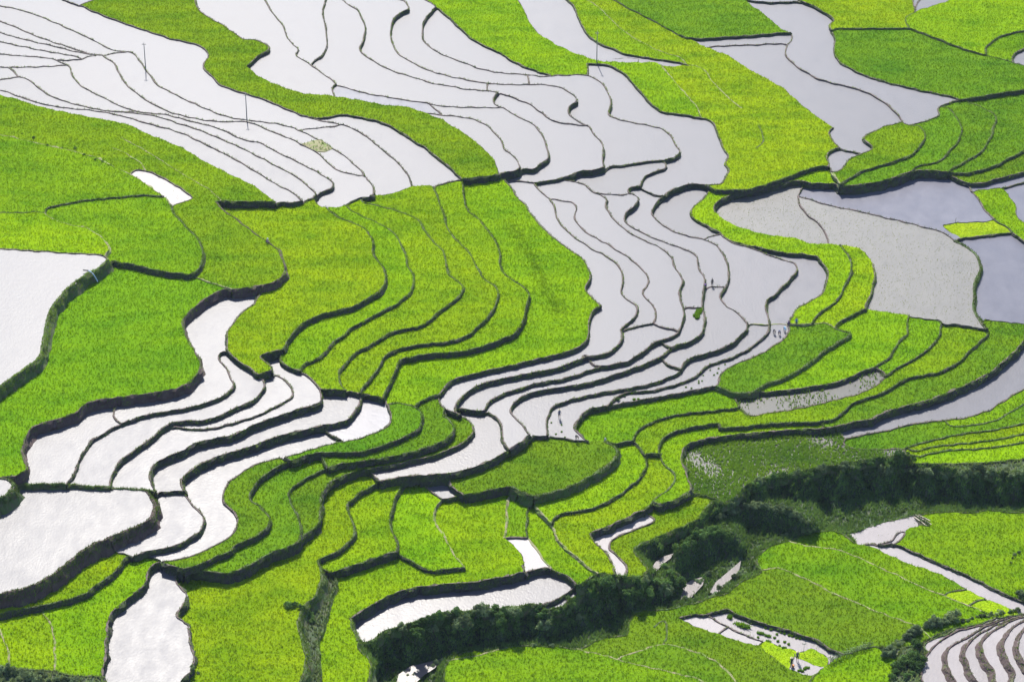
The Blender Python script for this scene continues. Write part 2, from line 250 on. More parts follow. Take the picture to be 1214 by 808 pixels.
F5f|.1|e|e3 960,645 1000,650 1040,668 1100,650 1140,670 1180,700 1165,737 1110,725 1060,705 1018,688
F5g|.2|e|e4 345,680 300,705 255,740 e3 1130,762 1165,737
F6|-.15|p|e4 85,135 150,152 240,165 320,175 400,205 470,235 520,260 600,295 680,335 760,370 830,395 900,425 960,445 1010,470
F7|-.15|p|e3 855,275 940,262 1000,285 1060,310 1130,345 e4 300,385 400,425 470,455 560,490 640,520 710,545 765,595
F8a|.35||e4 440,152 500,150 540,155 590,150 650,175 720,205 800,240 880,275 960,310 1040,350 1110,385 1180,415 1225,430
F8b|-.1|e|e4 440,154 500,166 540,190 590,210 640,235 720,260 800,290 870,325 940,367 1020,407 1100,437 1160,465 1190,480
F9a|.2|e|e4 410,148 440,154
F9b|.2||e4 590,150 625,125 643,92 620,88 600,105 570,135 500,150 440,152
F9c|.2|e|e4 643,92 660,72 715,58 690,8
F9d|.2|p|e4 715,58 760,62 735,30 700,10 690,8
F11a|.2||e4 825,393 880,372 940,367
F11b|.2||e4 945,440 1000,418 1030,412
F12|.4|n|e4 1225,480 1150,490 1080,500 1010,470 
F13|.3|n|e4 225,763 195,792 180,820
F12b|.3|n|e4 1080,500 1000,530 920,545 850,560 790,585 725,620 640,640 570,650 520,640 450,650 345,680
H0|.3|s.3|e4 1225,485 1130,503 1060,523 980,545 900,563 830,598 780,638 745,680 720,740 720,790 730,820
H9|.3||e4 900,545 850,575 790,600 735,625 745,660 760,668
h1|.8|s1|e4 1130,503 1010,550 930,600 860,640 838,675 840,720 860,770 890,820
h2|.8|s1|e4 1180,494 1000,575 950,620 925,660 935,710 960,770 995,820
h3|.8|s1|e4 1225,492 1150,515 1070,560 1020,600 1005,640 1020,690 1060,750 1075,820
h4|.8|s1|e4 1225,510 1180,530 1130,580 1110,620 1115,670 1140,720 1165,770 1150,820
h5|.8|s1|e4 1225,545 1190,590 1180,640 1200,700 1225,740
Hs|.3|n|e4 520,640 590,690 620,665 600,720 570,815
Bl|-.6|n|e0 -8,740 60,745 130,748 200,752 265,758 330,775 430,782 495,785
Xa|.1|p|e0 -8,545 15,600 40,660 45,700 45,745
Xb|.1|p|e0 200,450 215,490 250,545 260,620 265,700 262,757
'''

# one point inside each terrace | type | label
SEEDS = r'''
136.5,391.0|M|wide green terrace curving between grassy-banked white pond and snaking water strip
1015.5,753.5|D|dark green field lying above the seedling nursery pond
289.0,739.5|L|large lime rice field left of the narrow grassy bank near the bottom
281.0,302.5|M|green tongue-shaped terrace ending in a rounded earth bank, small purple figure on its right edge
622.0,786.0|M|mid green field with rounded outline beside the stream at the bottom edge
651.5,323.5|L|broad lime hillside with a dark crease, largest green terrace in the centre
911.0,156.0|Y|large yellow-green field between the white upper stairs and grey pond, thin dark line across it
394.0,312.5|Y|green field with orange-yellow patches right of the rounded tongue terrace
275.0,67.5|M|long green band winding diagonally between the two upper groups of white paddies
560.0,625.0|L|lime field under the curved hedge, wrapping two small white pools
55.5,630.0|Q|large white pond with a thick grassy bank at the lower left
41.5,339.5|Q|white pond at the left edge held by a tall curved grassy bank
598.5,33.0|L|green field at the top edge between stair paddies and pale pool with tree reflections
1092.0,322.5|S|big beige flooded paddy with faint seedling rows, centre of the right-hand side
207.0,79.5|W|longest silver paddy running from the top left corner under the green band
1169.5,649.0|M|green field right of the straight white canal at the right edge
43.0,210.5|M|deep green field at the left edge below the weedy footpath
176.0,758.0|Q|silver paddy at the bottom edge with a wavy double bund on its right
1078.0,69.5|D|dark green field with yellowish middle in the upper right
831.0,23.0|D|smooth dark green field at the top edge above a thin water strip
860.0,556.0|K|weedy half-grown paddy with water glinting between clumps above the dark gully
1018.0,688.0|M|mid green sloping strip in the lower right between two pale footpaths
555.0,368.5|L|long green S-shaped terrace, third step down the central green stairs
1160.0,31.5|Y|yellow-green field in the top right corner below the white triangle pool
518.5,341.0|L|green S-shaped terrace, second step of the central green stairs
331.0,74.0|Q|glittering white paddy behind the green spur with a dark cut bank
727.5,373.0|W|long white paddy hugging the foot of the broad lime hillside
184.0,276.0|M|green basin terrace enclosed by a dark bank and a pale footpath on the left
643.5,695.0|G|long silvery brown paddy curving above the bushy stream gully
557.5,276.0|L|narrow green terrace with the thick dark lower bank, last step of the central green stairs
1185.0,455.0|W|long pale paddy sweeping to the right edge below the tall dark bank
1110.5,237.5|B|lavender blue lake paddy under the tall shaded bank on the right
13.0,800.0|H|scrubby grey-green bank at the bottom left corner
1011.0,139.5|W|pale grey paddy on the upper right tapering beside the pink-edged green point
636.5,551.5|D|rough dark green mound with a thick bushy rim in the lower centre
832.0,187.5|W|big silver paddy, rightmost of the upper white stairs
407.0,72.0|W|grey-blue paddy with two thick dark bends near the top centre
1131.0,408.5|M|green terrace strip bent like an elbow right of the grey stubble paddy
959.5,58.5|W|long grey paddy entering at the top edge right of the dark green field
246.0,382.5|Q|white water strip snaking under the brown earth bank on the left
94.0,740.5|L|bright lime terrace at bottom left beside the silver paddy
242.0,575.5|Q|lowest white step of the left stairs running down beside the green strips
118.5,89.5|Q|white paddy with bright ripples ending at the yellow-patched green field
375.0,400.0|L|first narrow green step right of the yellow-patched field
704.0,257.5|W|white paddy with a green pile of seedlings below its lower end
123.0,540.0|Q|second white step of the left stairs below the brown earth bank
1186.5,406.5|D|dark green strip directly above the tallest shaded bank on the right
1016.0,17.0|Y|yellow-green field at the top edge right of the long grey paddy
1184.5,345.0|B|lavender paddy at the right edge behind a grassy bund
989.5,308.0|Y|lime ribbon terrace wrapping around the leaf-shaped grey pond
199.0,562.0|Q|fourth white step of the left stairs with a steep shaded bank
740.5,169.5|W|white rounded paddy in the upper stairs with a thick dark corner at right
1192.0,168.5|D|dark green stepped field at the right edge above the lavender lake
1036.0,402.0|L|lime field below the beige paddy, right of the bushy hedge
62.5,535.0|Q|first white step at the left below the tall brown bank
321.0,582.5|D|second green strip right of the left white stairs
157.0,557.5|Q|third white step of the left stairs ending beside a green notch
44.5,274.5|Y|yellow-green field with pale specks at the left edge above the white pond
485.0,52.5|W|white stair paddy near the top centre, next to the green slope
679.5,629.5|L|lime terrace with a deep shaded bank above the elbow-shaped white channel
660.5,26.5|Q|brilliant white pool at the top edge tapering between green slopes
358.5,26.0|W|pale grey paddy at the top edge left of the grey-blue one
731.5,502.5|M|green tongue terrace left of the grey stubble paddy
678.0,177.0|W|grey paddy with a thick dark lower edge in the upper centre
446.5,55.0|W|greenish grey stair paddy with a hooked left bend at the top centre
921.5,249.5|S|leaf-shaped grey-beige pond inside the lime ribbon terrace
945.5,410.5|D|dark green field with a hedge along its lower right side
898.5,332.0|Q|large white paddy beside workers on the right of the central stairs
500.0,641.5|L|lime terrace between two thin stony bunds in the lower centre
94.0,3.0|B|tiny sliver of water at the top edge above the green band
105.0,675.0|L|lime strip directly below the large lower-left pond
438.5,605.0|L|lime terrace left of a grey stone-faced step in the lower centre
162.0,92.0|W|narrow white paddy with a bare weedy islet at the upper left
30.0,105.0|W|narrow white paddy, second from the lower edge of the upper-left stairs
1071.5,518.0|D|dark green field at the right edge below the long pale paddy
573.5,525.5|G|glittering silver paddy rounding the tip of the green strips
667.5,495.5|Q|pale mauve step above workers standing at its foot
739.5,558.5|L|lime curved terrace between the bushy rim and the hedge corner
628.0,489.0|Q|mauve-white step in the central stairs with a small kinked divider
362.0,588.0|D|third green strip right of the left stairs, narrowing to a tail
210.5,614.5|Q|white pool inside the thick bund right of the large lower-left pond
262.0,190.5|W|lowest silver paddy of the upper-left stairs along the green field
301.0,616.5|D|first green strip right of the left white stairs
1209.5,766.0|R|rightmost pale step among the brown terraces at the bottom right corner
498.5,196.0|W|silver paddy along the lower edge of the diagonal green band
32.5,752.0|L|small lime field in the lower left corner between pale bunds
455.5,206.0|W|silver paddy with rounded end next to the paddy along the green band
815.5,602.5|M|green shelf at the gully edge below the deep shaded bank
371.5,731.0|H|narrow grassy bank with bare earth top dividing two lime fields at the bottom
844.5,312.5|W|small white paddy where two workers stand on the cross bund
524.5,40.0|W|pale paddy with a long curved top under the green slope at top centre
611.0,513.0|Q|mauve-white step starting at the dark green mound
620.5,167.5|W|pale paddy with rounded end left of the thick dark step, upper centre
897.0,477.5|K|grey stubble paddy with glinting water, wedge shaped
1118.0,155.0|D|second dark green step right of the pale grey tapering paddy
797.0,528.0|L|lime ribbon above the weedy half-grown paddy
1078.5,783.5|H|bushy scrub slope beside the brown terraces
801.0,781.5|D|dark olive field at the bottom edge under a pale curved path
860.0,386.0|Q|white paddy broadening below the workers on the cross bund
753.5,336.0|W|white S-shaped paddy with a green-edged bund in the central stairs
1105.0,689.0|M|green strip along the lower side of the straight white canal
1107.5,791.5|R|first pale step of the brown terraces at the bottom right
710.5,30.5|Y|yellow-green slope right of the brilliant white pool
519.0,505.5|D|small dark green crescent below the broad lime hillside tip
955.5,335.5|Q|white paddy bounded by the pink-edged lime ribbon, workers at its lower end
1055.0,170.5|M|dark green point with a pink earth edge beside the pale grey paddy
1203.5,229.5|B|pale blue pool at the right edge beside a lime strip
48.0,32.0|W|silver paddy, second from the top left corner
733.5,246.0|W|narrow white S paddy ending at a straight cross bund
1198.0,770.5|R|fifth pale step of the brown terraces
1159.0,146.5|D|third dark green step right of the pale grey tapering paddy
1200.5,536.0|Y|bright yellow-green strip above the bushy gully wall
839.0,446.5|Q|lowest mauve-white step where workers bend in a row
71.0,98.0|W|white triangular paddy near the left edge of the upper-left stairs
1012.0,354.5|Y|lime outer ribbon beside the beige flooded paddy
660.0,659.0|L|lime slope running down to the bushes beside the small white pool
481.5,498.0|D|green crescent right of the lavender corner paddy
796.0,249.5|W|small white paddy inside the bend of the lime ribbon
5.5,778.0|L|sliver of lime field at the left edge near the bottom
569.0,471.5|W|narrow white step under the long shaded hillside bank
376.0,217.0|W|narrow white paddy with a hooked dark end in the upper-left stairs
329.0,463.5|Q|narrow white step beside the green notch on the left stairs
1200.5,196.5|D|narrow dark green step above a lavender strip at the right edge
1164.5,699.0|R|straight white canal paddy between two green fields in the lower right
927.5,756.0|P|nursery pond dotted with seedling clumps in the lower right
656.5,122.5|W|small white paddy with a pinched waist in the upper stairs
737.0,213.5|W|white paddy with steep dark right bank above the central stairs
1093.5,5.0|W|white triangle pool at the top edge in the upper right
1183.5,242.5|L|lime strip between the lavender lake and pale blue pool
1136.0,791.5|R|second pale step of the brown terraces
440.0,492.0|B|lavender corner paddy at the end of the left white stairs
1092.0,400.0|M|green strip right of the lime field below the beige paddy
753.5,405.0|W|short white paddy behind a straight bund left of the seedling pile
577.0,164.5|W|pale wedge paddy along the right edge of the green band
1177.0,773.0|R|fourth pale step of the brown terraces
1198.5,479.0|M|thin green strip at the right edge above the dark green field
8.0,576.0|Q|tiny white pond at the left edge behind a round grassy bank
1207.0,68.5|W|white pool at the right edge below a curved dark bank
1198.0,511.5|L|topmost thin lime strip at the right edge above the gully
921.0,1.5|W|thin white paddy at the top edge above a straight dark bund
1162.5,793.5|R|third pale step of the brown terraces
7.5,58.0|W|fourth thin grey paddy from the top at the left edge
1202.0,552.5|H|shaded scrub ledge under the bright yellow-green strip
713.5,638.5|R|elbow-shaped white channel in a deep green notch
1193.0,56.5|M|dark rimmed green terrace at the upper right edge
1206.0,520.5|Y|middle thin lime strip at the right edge above the gully
9.5,72.0|W|short white paddy above a straight bund at the left edge
5.5,45.5|W|third thin grey paddy from the top at the left edge
1049.0,631.0|P|muddy reflecting wet patch at the foot of the dark gully wall
616.0,597.5|M|small green square plot below the bushy rim
10.5,35.5|W|narrow grey paddy, second thin one at the left edge
820.0,390.0|W|small white paddy holding the green pile of seedlings
400.5,107.5|B|pale blue strip between the grey-blue paddy and the green band
931.5,45.5|W|thin pale strip under the smooth dark green field
1139.5,273.0|V|bright lime seedling bed at the corner of the lavender lake
205.0,230.0|P|small white pool with rows of seedlings beside the weedy footpath
1194.0,215.5|B|thin lavender strip under a dark bank at the right edge
631.5,662.5|R|white pool below the small green square plot
7.5,86.5|W|tiny white triangle paddy at the left edge of the upper-left stairs
521.5,576.5|W|small white pool under the shaded bank of the glittering paddy
1178.5,722.0|V|lower bright lime bed beside the straight canal
838.5,738.0|R|small bluish pool at the upper end of the nursery pond
931.0,779.0|V|lime seedling bed with two workers at its end
993.5,188.5|W|small pale pool in the notch beside the yellow-green field
965.5,778.5|V|rounded lime seedling bed with a peak in the nursery pond
1147.5,708.0|V|upper bright lime bed beside the straight canal
948.0,789.0|R|small white pool where two workers carry seedlings
683.5,699.5|G|narrow brown pool below the long silvery paddy
1102.0,764.5|R|topmost pale sliver of the brown terraces
864.5,749.5|R|small grey pool beside the grassy nursery bund
1065.5,636.0|R|bright curved sliver of water below the muddy wet patch
1094.0,618.5|H|wedge of bare ground by the gully wall with planks
850.0,649.0|C|gully
1038,786|L|sloping lime plot with pale grass lines beside the scrub at the bottom right
555.3,775|M|small crescent of grass between the stream gully and the field at the bottom edge
'''
S=4.04
OX={'a':[0,200,400,600,914],'x':[0,230,460,690,914]}
OY={'a':0,'b':152,'c':304,'d':456,'e':608}
BX0,BX1,BY0,BY1=-45,1259,-40,850
def parse(T):
    out=[]
    for ln in T.strip().splitlines():
        n,d,fl,pts=ln.split('|')
        cur=[];ox=oy=0;new=False
        for tok in pts.split():
            if tok[0] in 'abcde':
                r=tok[0];i=int(tok[1])
                ox=(OX['a'] if r=='a' else OX['x'])[i];oy=OY[r];new=True
            else:
                x,y=tok.split(',')
                p=(ox+float(x)/S,oy+float(y)/S)
                if new and len(cur)>1:
                    a,b=cur[-2],cur[-1]
                    dq=math.dist(p,b)
                    if dq<3 or ((b[0]-a[0])*(p[0]-b[0])+(b[1]-a[1])*(p[1]-b[1]))<.25*dq*math.dist(a,b) and dq<80: continue
                new=False
                cur.append(p)
        if len(cur)<2: continue
        out.append([n,float(d),fl,cur])
    return out
def catmull(P,step=3.5):
    if len(P)<3:
        Q=P
    out=[]
    n=len(P)
    for i in range(n-1):
        p1=P[i];p2=P[i+1]
        p0=P[i-1] if i>0 else (2*p1[0]-p2[0],2*p1[1]-p2[1])
        p3=P[i+2] if i+2<n else (2*p2[0]-p1[0],2*p2[1]-p1[1])
        L=math.dist(p1,p2)
        k=max(1,int(L/step+.5))
        # centripetal
        def tj(ti,a,b): return ti+max(1e-3,math.dist(a,b))**.5
        t0=0;t1=tj(t0,p0,p1);t2=tj(t1,p1,p2);t3=tj(t2,p2,p3)
        for j in range(k):
            t=t1+(t2-t1)*j/k
            def lp(a,b,ta,tb): 
                w=(t-ta)/(tb-ta); return (a[0]+(b[0]-a[0])*w,a[1]+(b[1]-a[1])*w)
            A1=lp(p0,p1,t0,t1);A2=lp(p1,p2,t1,t2);A3=lp(p2,p3,t2,t3)
            B1=lp(A1,A2,t0,t2);B2=lp(A2,A3,t1,t3)
            out.append(lp(B1,B2,t1,t2))
    out.append(P[-1])
    return out
def extend(P):
    def ext(p,q):  # p end, q previous
        if 2<p[0]<1212 and 2<p[1]<806: return None
        dx,dy=p[0]-q[0],p[1]-q[1]
        L=math.hypot(dx,dy) or 1
        dx/=L;dy/=L
        ts=[]
        if p[0]<=2: 
            if dx>-.25: dx=-.7
            ts.append((BX0-6-p[0])/dx)
        if p[0]>=1212:
            if dx<.25: dx=.7
            ts.append((BX1+6-p[0])/dx)
        if p[1]<=2:
            if dy>-.25: dy=-.7
            ts.append((BY0-6-p[1])/dy)
        if p[1]>=806:
            if dy<.25: dy=.7
            ts.append((BY1+6-p[1])/dy)
        t=min(ts)
        return (p[0]+dx*t,p[1]+dy*t)
    e=ext(P[0],P[1])
    if e: P=[e]+P
    e=ext(P[-1],P[-2])
    if e: P=P+[e]
    return P
def nearseg(p,a,b):
    dx,dy=b[0]-a[0],b[1]-a[1];L2=dx*dx+dy*dy
    t=0 if L2==0 else max(0,min(1,((p[0]-a[0])*dx+(p[1]-a[1])*dy)/L2))
    q=(a[0]+dx*t,a[1]+dy*t)
    return math.dist(p,q),t,q
def build(T,log=None,snap=7.5):
    rnd=random.Random(5)
    lines=parse(T)
    for l in lines:
        P=catmull(extend(l[3]))
        # hand-dug wobble
        W=[P[0]];ph=rnd.uniform(0,6)
        for i in range(1,len(P)-1):
            W.append((P[i][0]+rnd.gauss(0,.30)+.5*math.sin(i*.9+ph)+.35*math.sin(i*2.1+2*ph),P[i][1]+rnd.gauss(0,.24)+.35*math.sin(i*1.1+3*ph)))
        W.append(P[-1]); l[3]=W
    def inside(p): return BX0<p[0]<BX1 and BY0<p[1]<BY1
    ends=[(i,e) for i,l in enumerate(lines) for e in (0,-1) if inside(l[3][e])]
    cl=[]
    for i,e in ends:
        p=lines[i][3][e]
        for c in cl:
            if math.dist(p,c[0])<2.7: c[1].append((i,e));break
        else: cl.append([p,[(i,e)]])
    for p,mem in cl:
        own={i for i,e in mem}
        best=(1e9,)
        for j,m in enumerate(lines):
            if j in own: continue
            for k in range(len(m[3])-1):
                a,b=m[3][k],m[3][k+1]
                if abs(a[0]-p[0])>16 or abs(a[1]-p[1])>16: continue
                d,t,q=nearseg(p,a,b)
                if d<best[0]: best=(d,j,k,t,q)
        lim=snap if len(mem)==1 else 3.2
        if best[0]<lim:
            d,j,k,t,q=best
            M=lines[j][3]
            if math.dist(q,M[k])<1.2: q=M[k]
            elif math.dist(q,M[k+1])<1.2: q=M[k+1]
            else: M.insert(k+1,q)
            p=q
        elif len(mem)==1 and log is not None and 'd' not in lines[mem[0][0]][2]:
            l=lines[mem[0][0]]
            log.append((l[0],'start' if mem[0][1]==0 else 'end',round(p[0]),round(p[1]),round(best[0],1),lines[best[1]][0] if len(best)>1 else ''))
        for i,e in mem: lines[i][3][e]=p
    verts=[];idx={};edges=[];eline=[]
    def vid(p):
        k=(round(p[0],2),round(p[1],2))
        if k not in idx: idx[k]=len(verts);verts.append(Vector(k))
        return idx[k]
    for li,l in enumerate(lines):
        ids=[vid(p) for p in l[3]]
        for a,b in zip(ids,ids[1:]):
            if a!=b: edges.append((a,b));eline.append(li)
    # frame
    fr=[]
    for x in range(BX0,BX1+1,16): fr.append((x,BY0))
    for y in range(BY0,BY1+1,15): fr.append((BX1,y))
    for x in range(BX1,BX0-1,-16): fr.append((x,BY1))
    for y in range(BY1,BY0-1,-15): fr.append((BX0,y))
    ids=[vid(p) for p in fr]
    for a,b in zip(ids,ids[1:]+ids[:1]):
        if a!=b: edges.append((a,b));eline.append(-1)
    # free points so the gully surface can bend
    occ=set()
    for v in verts:
        for dx in (-1,0,1):
            for dy in (-1,0,1): occ.add((int(v[0]/2.2)+dx,int(v[1]/2.2)+dy))
    y=528.0
    while y<BY1-4:
        x=428.0
        while x<BX1-4:
            q=(x+rnd.uniform(-1.5,1.5),y+rnd.uniform(-1.5,1.5))
            if (int(q[0]/2.2),int(q[1]/2.2)) not in occ: verts.append(Vector(q))
            x+=6
        y+=6
    V,E,F,ov,oe,of=geometry.delaunay_2d_cdt(verts,edges,[],0,1e-4,True)
    V=[(v[0],v[1]) for v in V]
    con={}
    for e,o in zip(E,oe):
        if o:
            L=[eline[k] for k in o]
            ll=[x for x in L if x>=0]
            con[(min(e),max(e))]=(ll[0] if ll else -1, o[0])
    # orientation of edge relative to its line: use input edge direction
    edir={}
    for e,o in zip(E,oe):
        if o:
            a,b=edges[o[0]]
            d=(verts[b]-verts[a]);v=Vector(V[e[1]])-Vector(V[e[0]])
            k=(min(e),max(e))
            s=1 if d.dot(v)>0 else -1
            edir[k]=(e[0],e[1]) if s>0 else (e[1],e[0])
    F=[tuple(f) for f in F]
    F=[f for f in F if BX0-.5<=sum(V[i][0] for i in f)/3<=BX1+.5 and BY0-.5<=sum(V[i][1] for i in f)/3<=BY1+.5]
    e2f={}
    for fi,f in enumerate(F):
        for k in range(3):
            a,b=f[k],f[(k+1)%3]
            e2f.setdefault((min(a,b),max(a,b)),[]).append(fi)
    comp=[-1]*len(F);nc=0
    for fi in range(len(F)):
        if comp[fi]>=0: continue
        st=[fi];comp[fi]=nc
        while st:
            g=st.pop();f=F[g]
            for k in range(3):
                key=(min(f[k],f[(k+1)%3]),max(f[k],f[(k+1)%3]))
                if key in con: continue
                for h in e2f[key]:
                    if comp[h]<0: comp[h]=nc;st.append(h)
        nc+=1
    def ar(f):
        a,b,c=(V[i] for i in f)
        return ((b[0]-a[0])*(c[1]-a[1])-(b[1]-a[1])*(c[0]-a[0]))/2
    area=[0]*nc
    for fi,f in enumerate(F): area[comp[fi]]+=abs(ar(f))
    # merge slivers into the neighbour with the longest shared edge
    par=list(range(nc))
    order=sorted(range(nc),key=lambda c:area[c])
    def find(c):
        while par[c]!=c:c=par[c]
        return c
    for c in order:
        if area[c]>26: break
        sh={}
        for k,fs in e2f.items():
            if len(fs)==2:
                a,b=find(comp[fs[0]]),find(comp[fs[1]])
                if a!=b and find(c) in (a,b):
                    o=b if a==find(c) else a
                    sh[o]=sh.get(o,0)+math.dist(V[k[0]],V[k[1]])
        if sh:
            o=max(sh,key=sh.get);area[o]+=area[find(c)];par[find(c)]=o
    comp=[find(c) for c in comp]
    return lines,V,F,comp,con,edir,e2f,ar

# ------------------------------------------------------------------ camera / projection
import numpy as np
W0,H0=1214.0,808.0
CAM_H=211.0
PITCH=math.radians(28.0)
HFOV=math.radians(22.9)
FPX=(W0/2)/math.tan(HFOV/2)
cp,sp=math.cos(PITCH),math.sin(PITCH)
def unproj(u,v,z):
    x=(u-W0/2)/FPX; yu=-(v-H0/2)/FPX
    dy=cp+yu*sp; dz=-sp+yu*cp
    t=(z-CAM_H)/dz
    return (x*t, dy*t, z)
def mpp(v,z=0.0):
    yu=-(v-H0/2)/FPX
    t=(z-CAM_H)/(-sp+yu*cp)
    return t/FPX
rng=np.random.default_rng(11)
rnd=random.Random(3)
scene=bpy.context.scene
COL=scene.collection

# ------------------------------------------------------------------ object helpers
def link(o,parent=None):
    COL.objects.link(o)
    if parent is not None: o.parent=parent
    return o
def tag(o,label=None,cat=None,group=None,kind=None):
    if label: o['label']=label
    if cat: o['category']=cat
    if group: o['group']=group
    if kind: o['kind']=kind
    return o
def empty(name,loc,rz=0.0):
    o=bpy.data.objects.new(name,None); o.empty_display_size=.3
    o.location=loc; o.rotation_euler=(0,0,rz)
    return link(o)
def mesh_np(name,co,faces,mats,parent=None,fm=None,smooth=False,color=None):
    """co (N,3) array; faces: (M,3) or (M,4) int array or list of such arrays"""
    if not isinstance(faces,list): faces=[faces]
    faces=[np.asarray(f,dtype=np.int32) for f in faces if len(f)]
    me=bpy.data.meshes.new(name)
    co=np.asarray(co,dtype=np.float32)
    me.vertices.add(len(co)); me.vertices.foreach_set('co',co.ravel())
    loops=np.concatenate([f.ravel() for f in faces])
    tot=np.concatenate([np.full(len(f),f.shape[1],np.int32) for f in faces])
    st=np.concatenate([[0],np.cumsum(tot)[:-1]]).astype(np.int32)
    me.loops.add(len(loops)); me.loops.foreach_set('vertex_index',loops)
    me.polygons.add(len(tot)); me.polygons.foreach_set('loop_start',st); me.polygons.foreach_set('loop_total',tot)
    for m in (mats if isinstance(mats,(list,tuple)) else [mats]): me.materials.append(m)
    if fm is not None: me.polygons.foreach_set('material_index',np.asarray(fm,dtype=np.int32))
    me.polygons.foreach_set('use_smooth',np.full(len(tot),bool(smooth)))
    me.update(calc_edges=True); me.validate()
    o=bpy.data.objects.new(name,me)
    if color is not None: o.color=color
    return link(o,parent)
class MB:
    """collects triangles / quads"""
    def __init__(s): s.v=[];s.q=[];s.t=[];s.mq=[];s.mt=[]
    def add(s,vs,qs=(),ts=(),m=0):
        b=len(s.v); s.v+=[tuple(p) for p in vs]
        for q in qs: s.q.append(tuple(i+b for i in q)); s.mq.append(m)
        for t in ts: s.t.append(tuple(i+b for i in t)); s.mt.append(m)
    def tube(s,P,R,n=7,m=0,cap=True):
        P=[Vector(p) for p in P]
        if not isinstance(R,(list,tuple)): R=[R]*len(P)
        vs=[];qs=[];ts=[]
        for i,p in enumerate(P):
            d=(P[min(i+1,len(P)-1)]-P[max(i-1,0)]).normalized()
            a=d.orthogonal().normalized(); b=d.cross(a)
            for k in range(n):
                t=2*math.pi*k/n; vs.append(p+(a*math.cos(t)+b*math.sin(t))*R[i])
        for i in range(len(P)-1):
            for k in range(n):
                qs.append((i*n+k,i*n+(k+1)%n,(i+1)*n+(k+1)%n,(i+1)*n+k))
        if cap:
            vs.append(P[0]);vs.append(P[-1]);c0=len(vs)-2;c1=len(vs)-1;l=(len(P)-1)*n
            for k in range(n):
                ts.append((c0,(k+1)%n,k)); ts.append((c1,l+k,l+(k+1)%n))
        s.add(vs,qs,ts,m)
    def box(s,c,d,rz=0.0,m=0):
        cx,cy,cz=c;dx,dy,dz=(x/2 for x in d)
        vs=[]
        for z in (-dz,dz):
            for x,y in ((-dx,-dy),(dx,-dy),(dx,dy),(-dx,dy)):
                vs.append((cx+x*math.cos(rz)-y*math.sin(rz),cy+x*math.sin(rz)+y*math.cos(rz),cz+z))
        s.add(vs,[(3,2,1,0),(4,5,6,7),(0,1,5,4),(1,2,6,5),(2,3,7,6),(3,0,4,7)],(),m)
    def build(s,name,mats,parent=None,smooth=False,color=None):
        return mesh_np(name,s.v,[np.array(s.q,np.int32).reshape(-1,4),np.array(s.t,np.int32).reshape(-1,3)],mats,parent,s.mq+s.mt,smooth,color)

# ------------------------------------------------------------------ materials
def mat(name):
    m=bpy.data.materials.new(name); m.use_nodes=True
    nt=m.node_tree; nt.nodes.clear()
    out=nt.nodes.new('ShaderNodeOutputMaterial')
    return m,nt,out
def N(nt,t,**kw):
    n=nt.nodes.new(t)
    for k,v in kw.items():
        if k in n.inputs: n.inputs[k].default_value=v
        else: setattr(n,k,v)
    return n
def geo_pos(nt): return nt.nodes.new('ShaderNodeNewGeometry').outputs['Position']
def noise(nt,pos,scale,detail=2.0,rough=.5):
    n=N(nt,'ShaderNodeTexNoise'); n.inputs['Scale'].default_value=scale; n.inputs['Detail'].default_value=detail; n.inputs['Roughness'].default_value=rough
    nt.links.new(pos,n.inputs['Vector']); return n.outputs['Fac']
def ramp(nt,f,stops):
    r=N(nt,'ShaderNodeValToRGB'); e=r.color_ramp.elements
    while len(e)<len(stops): e.new(.5)
    for i,(p,c) in enumerate(stops): e[i].position=p; e[i].color=(c[0],c[1],c[2],1) if isinstance(c,(tuple,list)) else (c,c,c,1)
    nt.links.new(f,r.inputs['Fac']); return r.outputs['Color']
def mixc(nt,f,a,b,mode='MIX'):
    n=N(nt,'ShaderNodeMix',data_type='RGBA',blend_type=mode)
    for s,k in ((f,0),(a,6),(b,7)):
        if hasattr(s,'links'): nt.links.new(s,n.inputs[k])
        elif k==0: n.inputs[k].default_value=s
        else: n.inputs[k].default_value=(s[0],s[1],s[2],1)
    return n.outputs[2]
def objcol(nt):
    n=nt.nodes.new('ShaderNodeObjectInfo'); return n
def bump(nt,h,strength,dist):
    b=N(nt,'ShaderNodeBump'); b.inputs['Strength'].default_value=strength; b.inputs['Distance'].default_value=dist
    nt.links.new(h,b.inputs['Height']); return b.outputs['Normal']

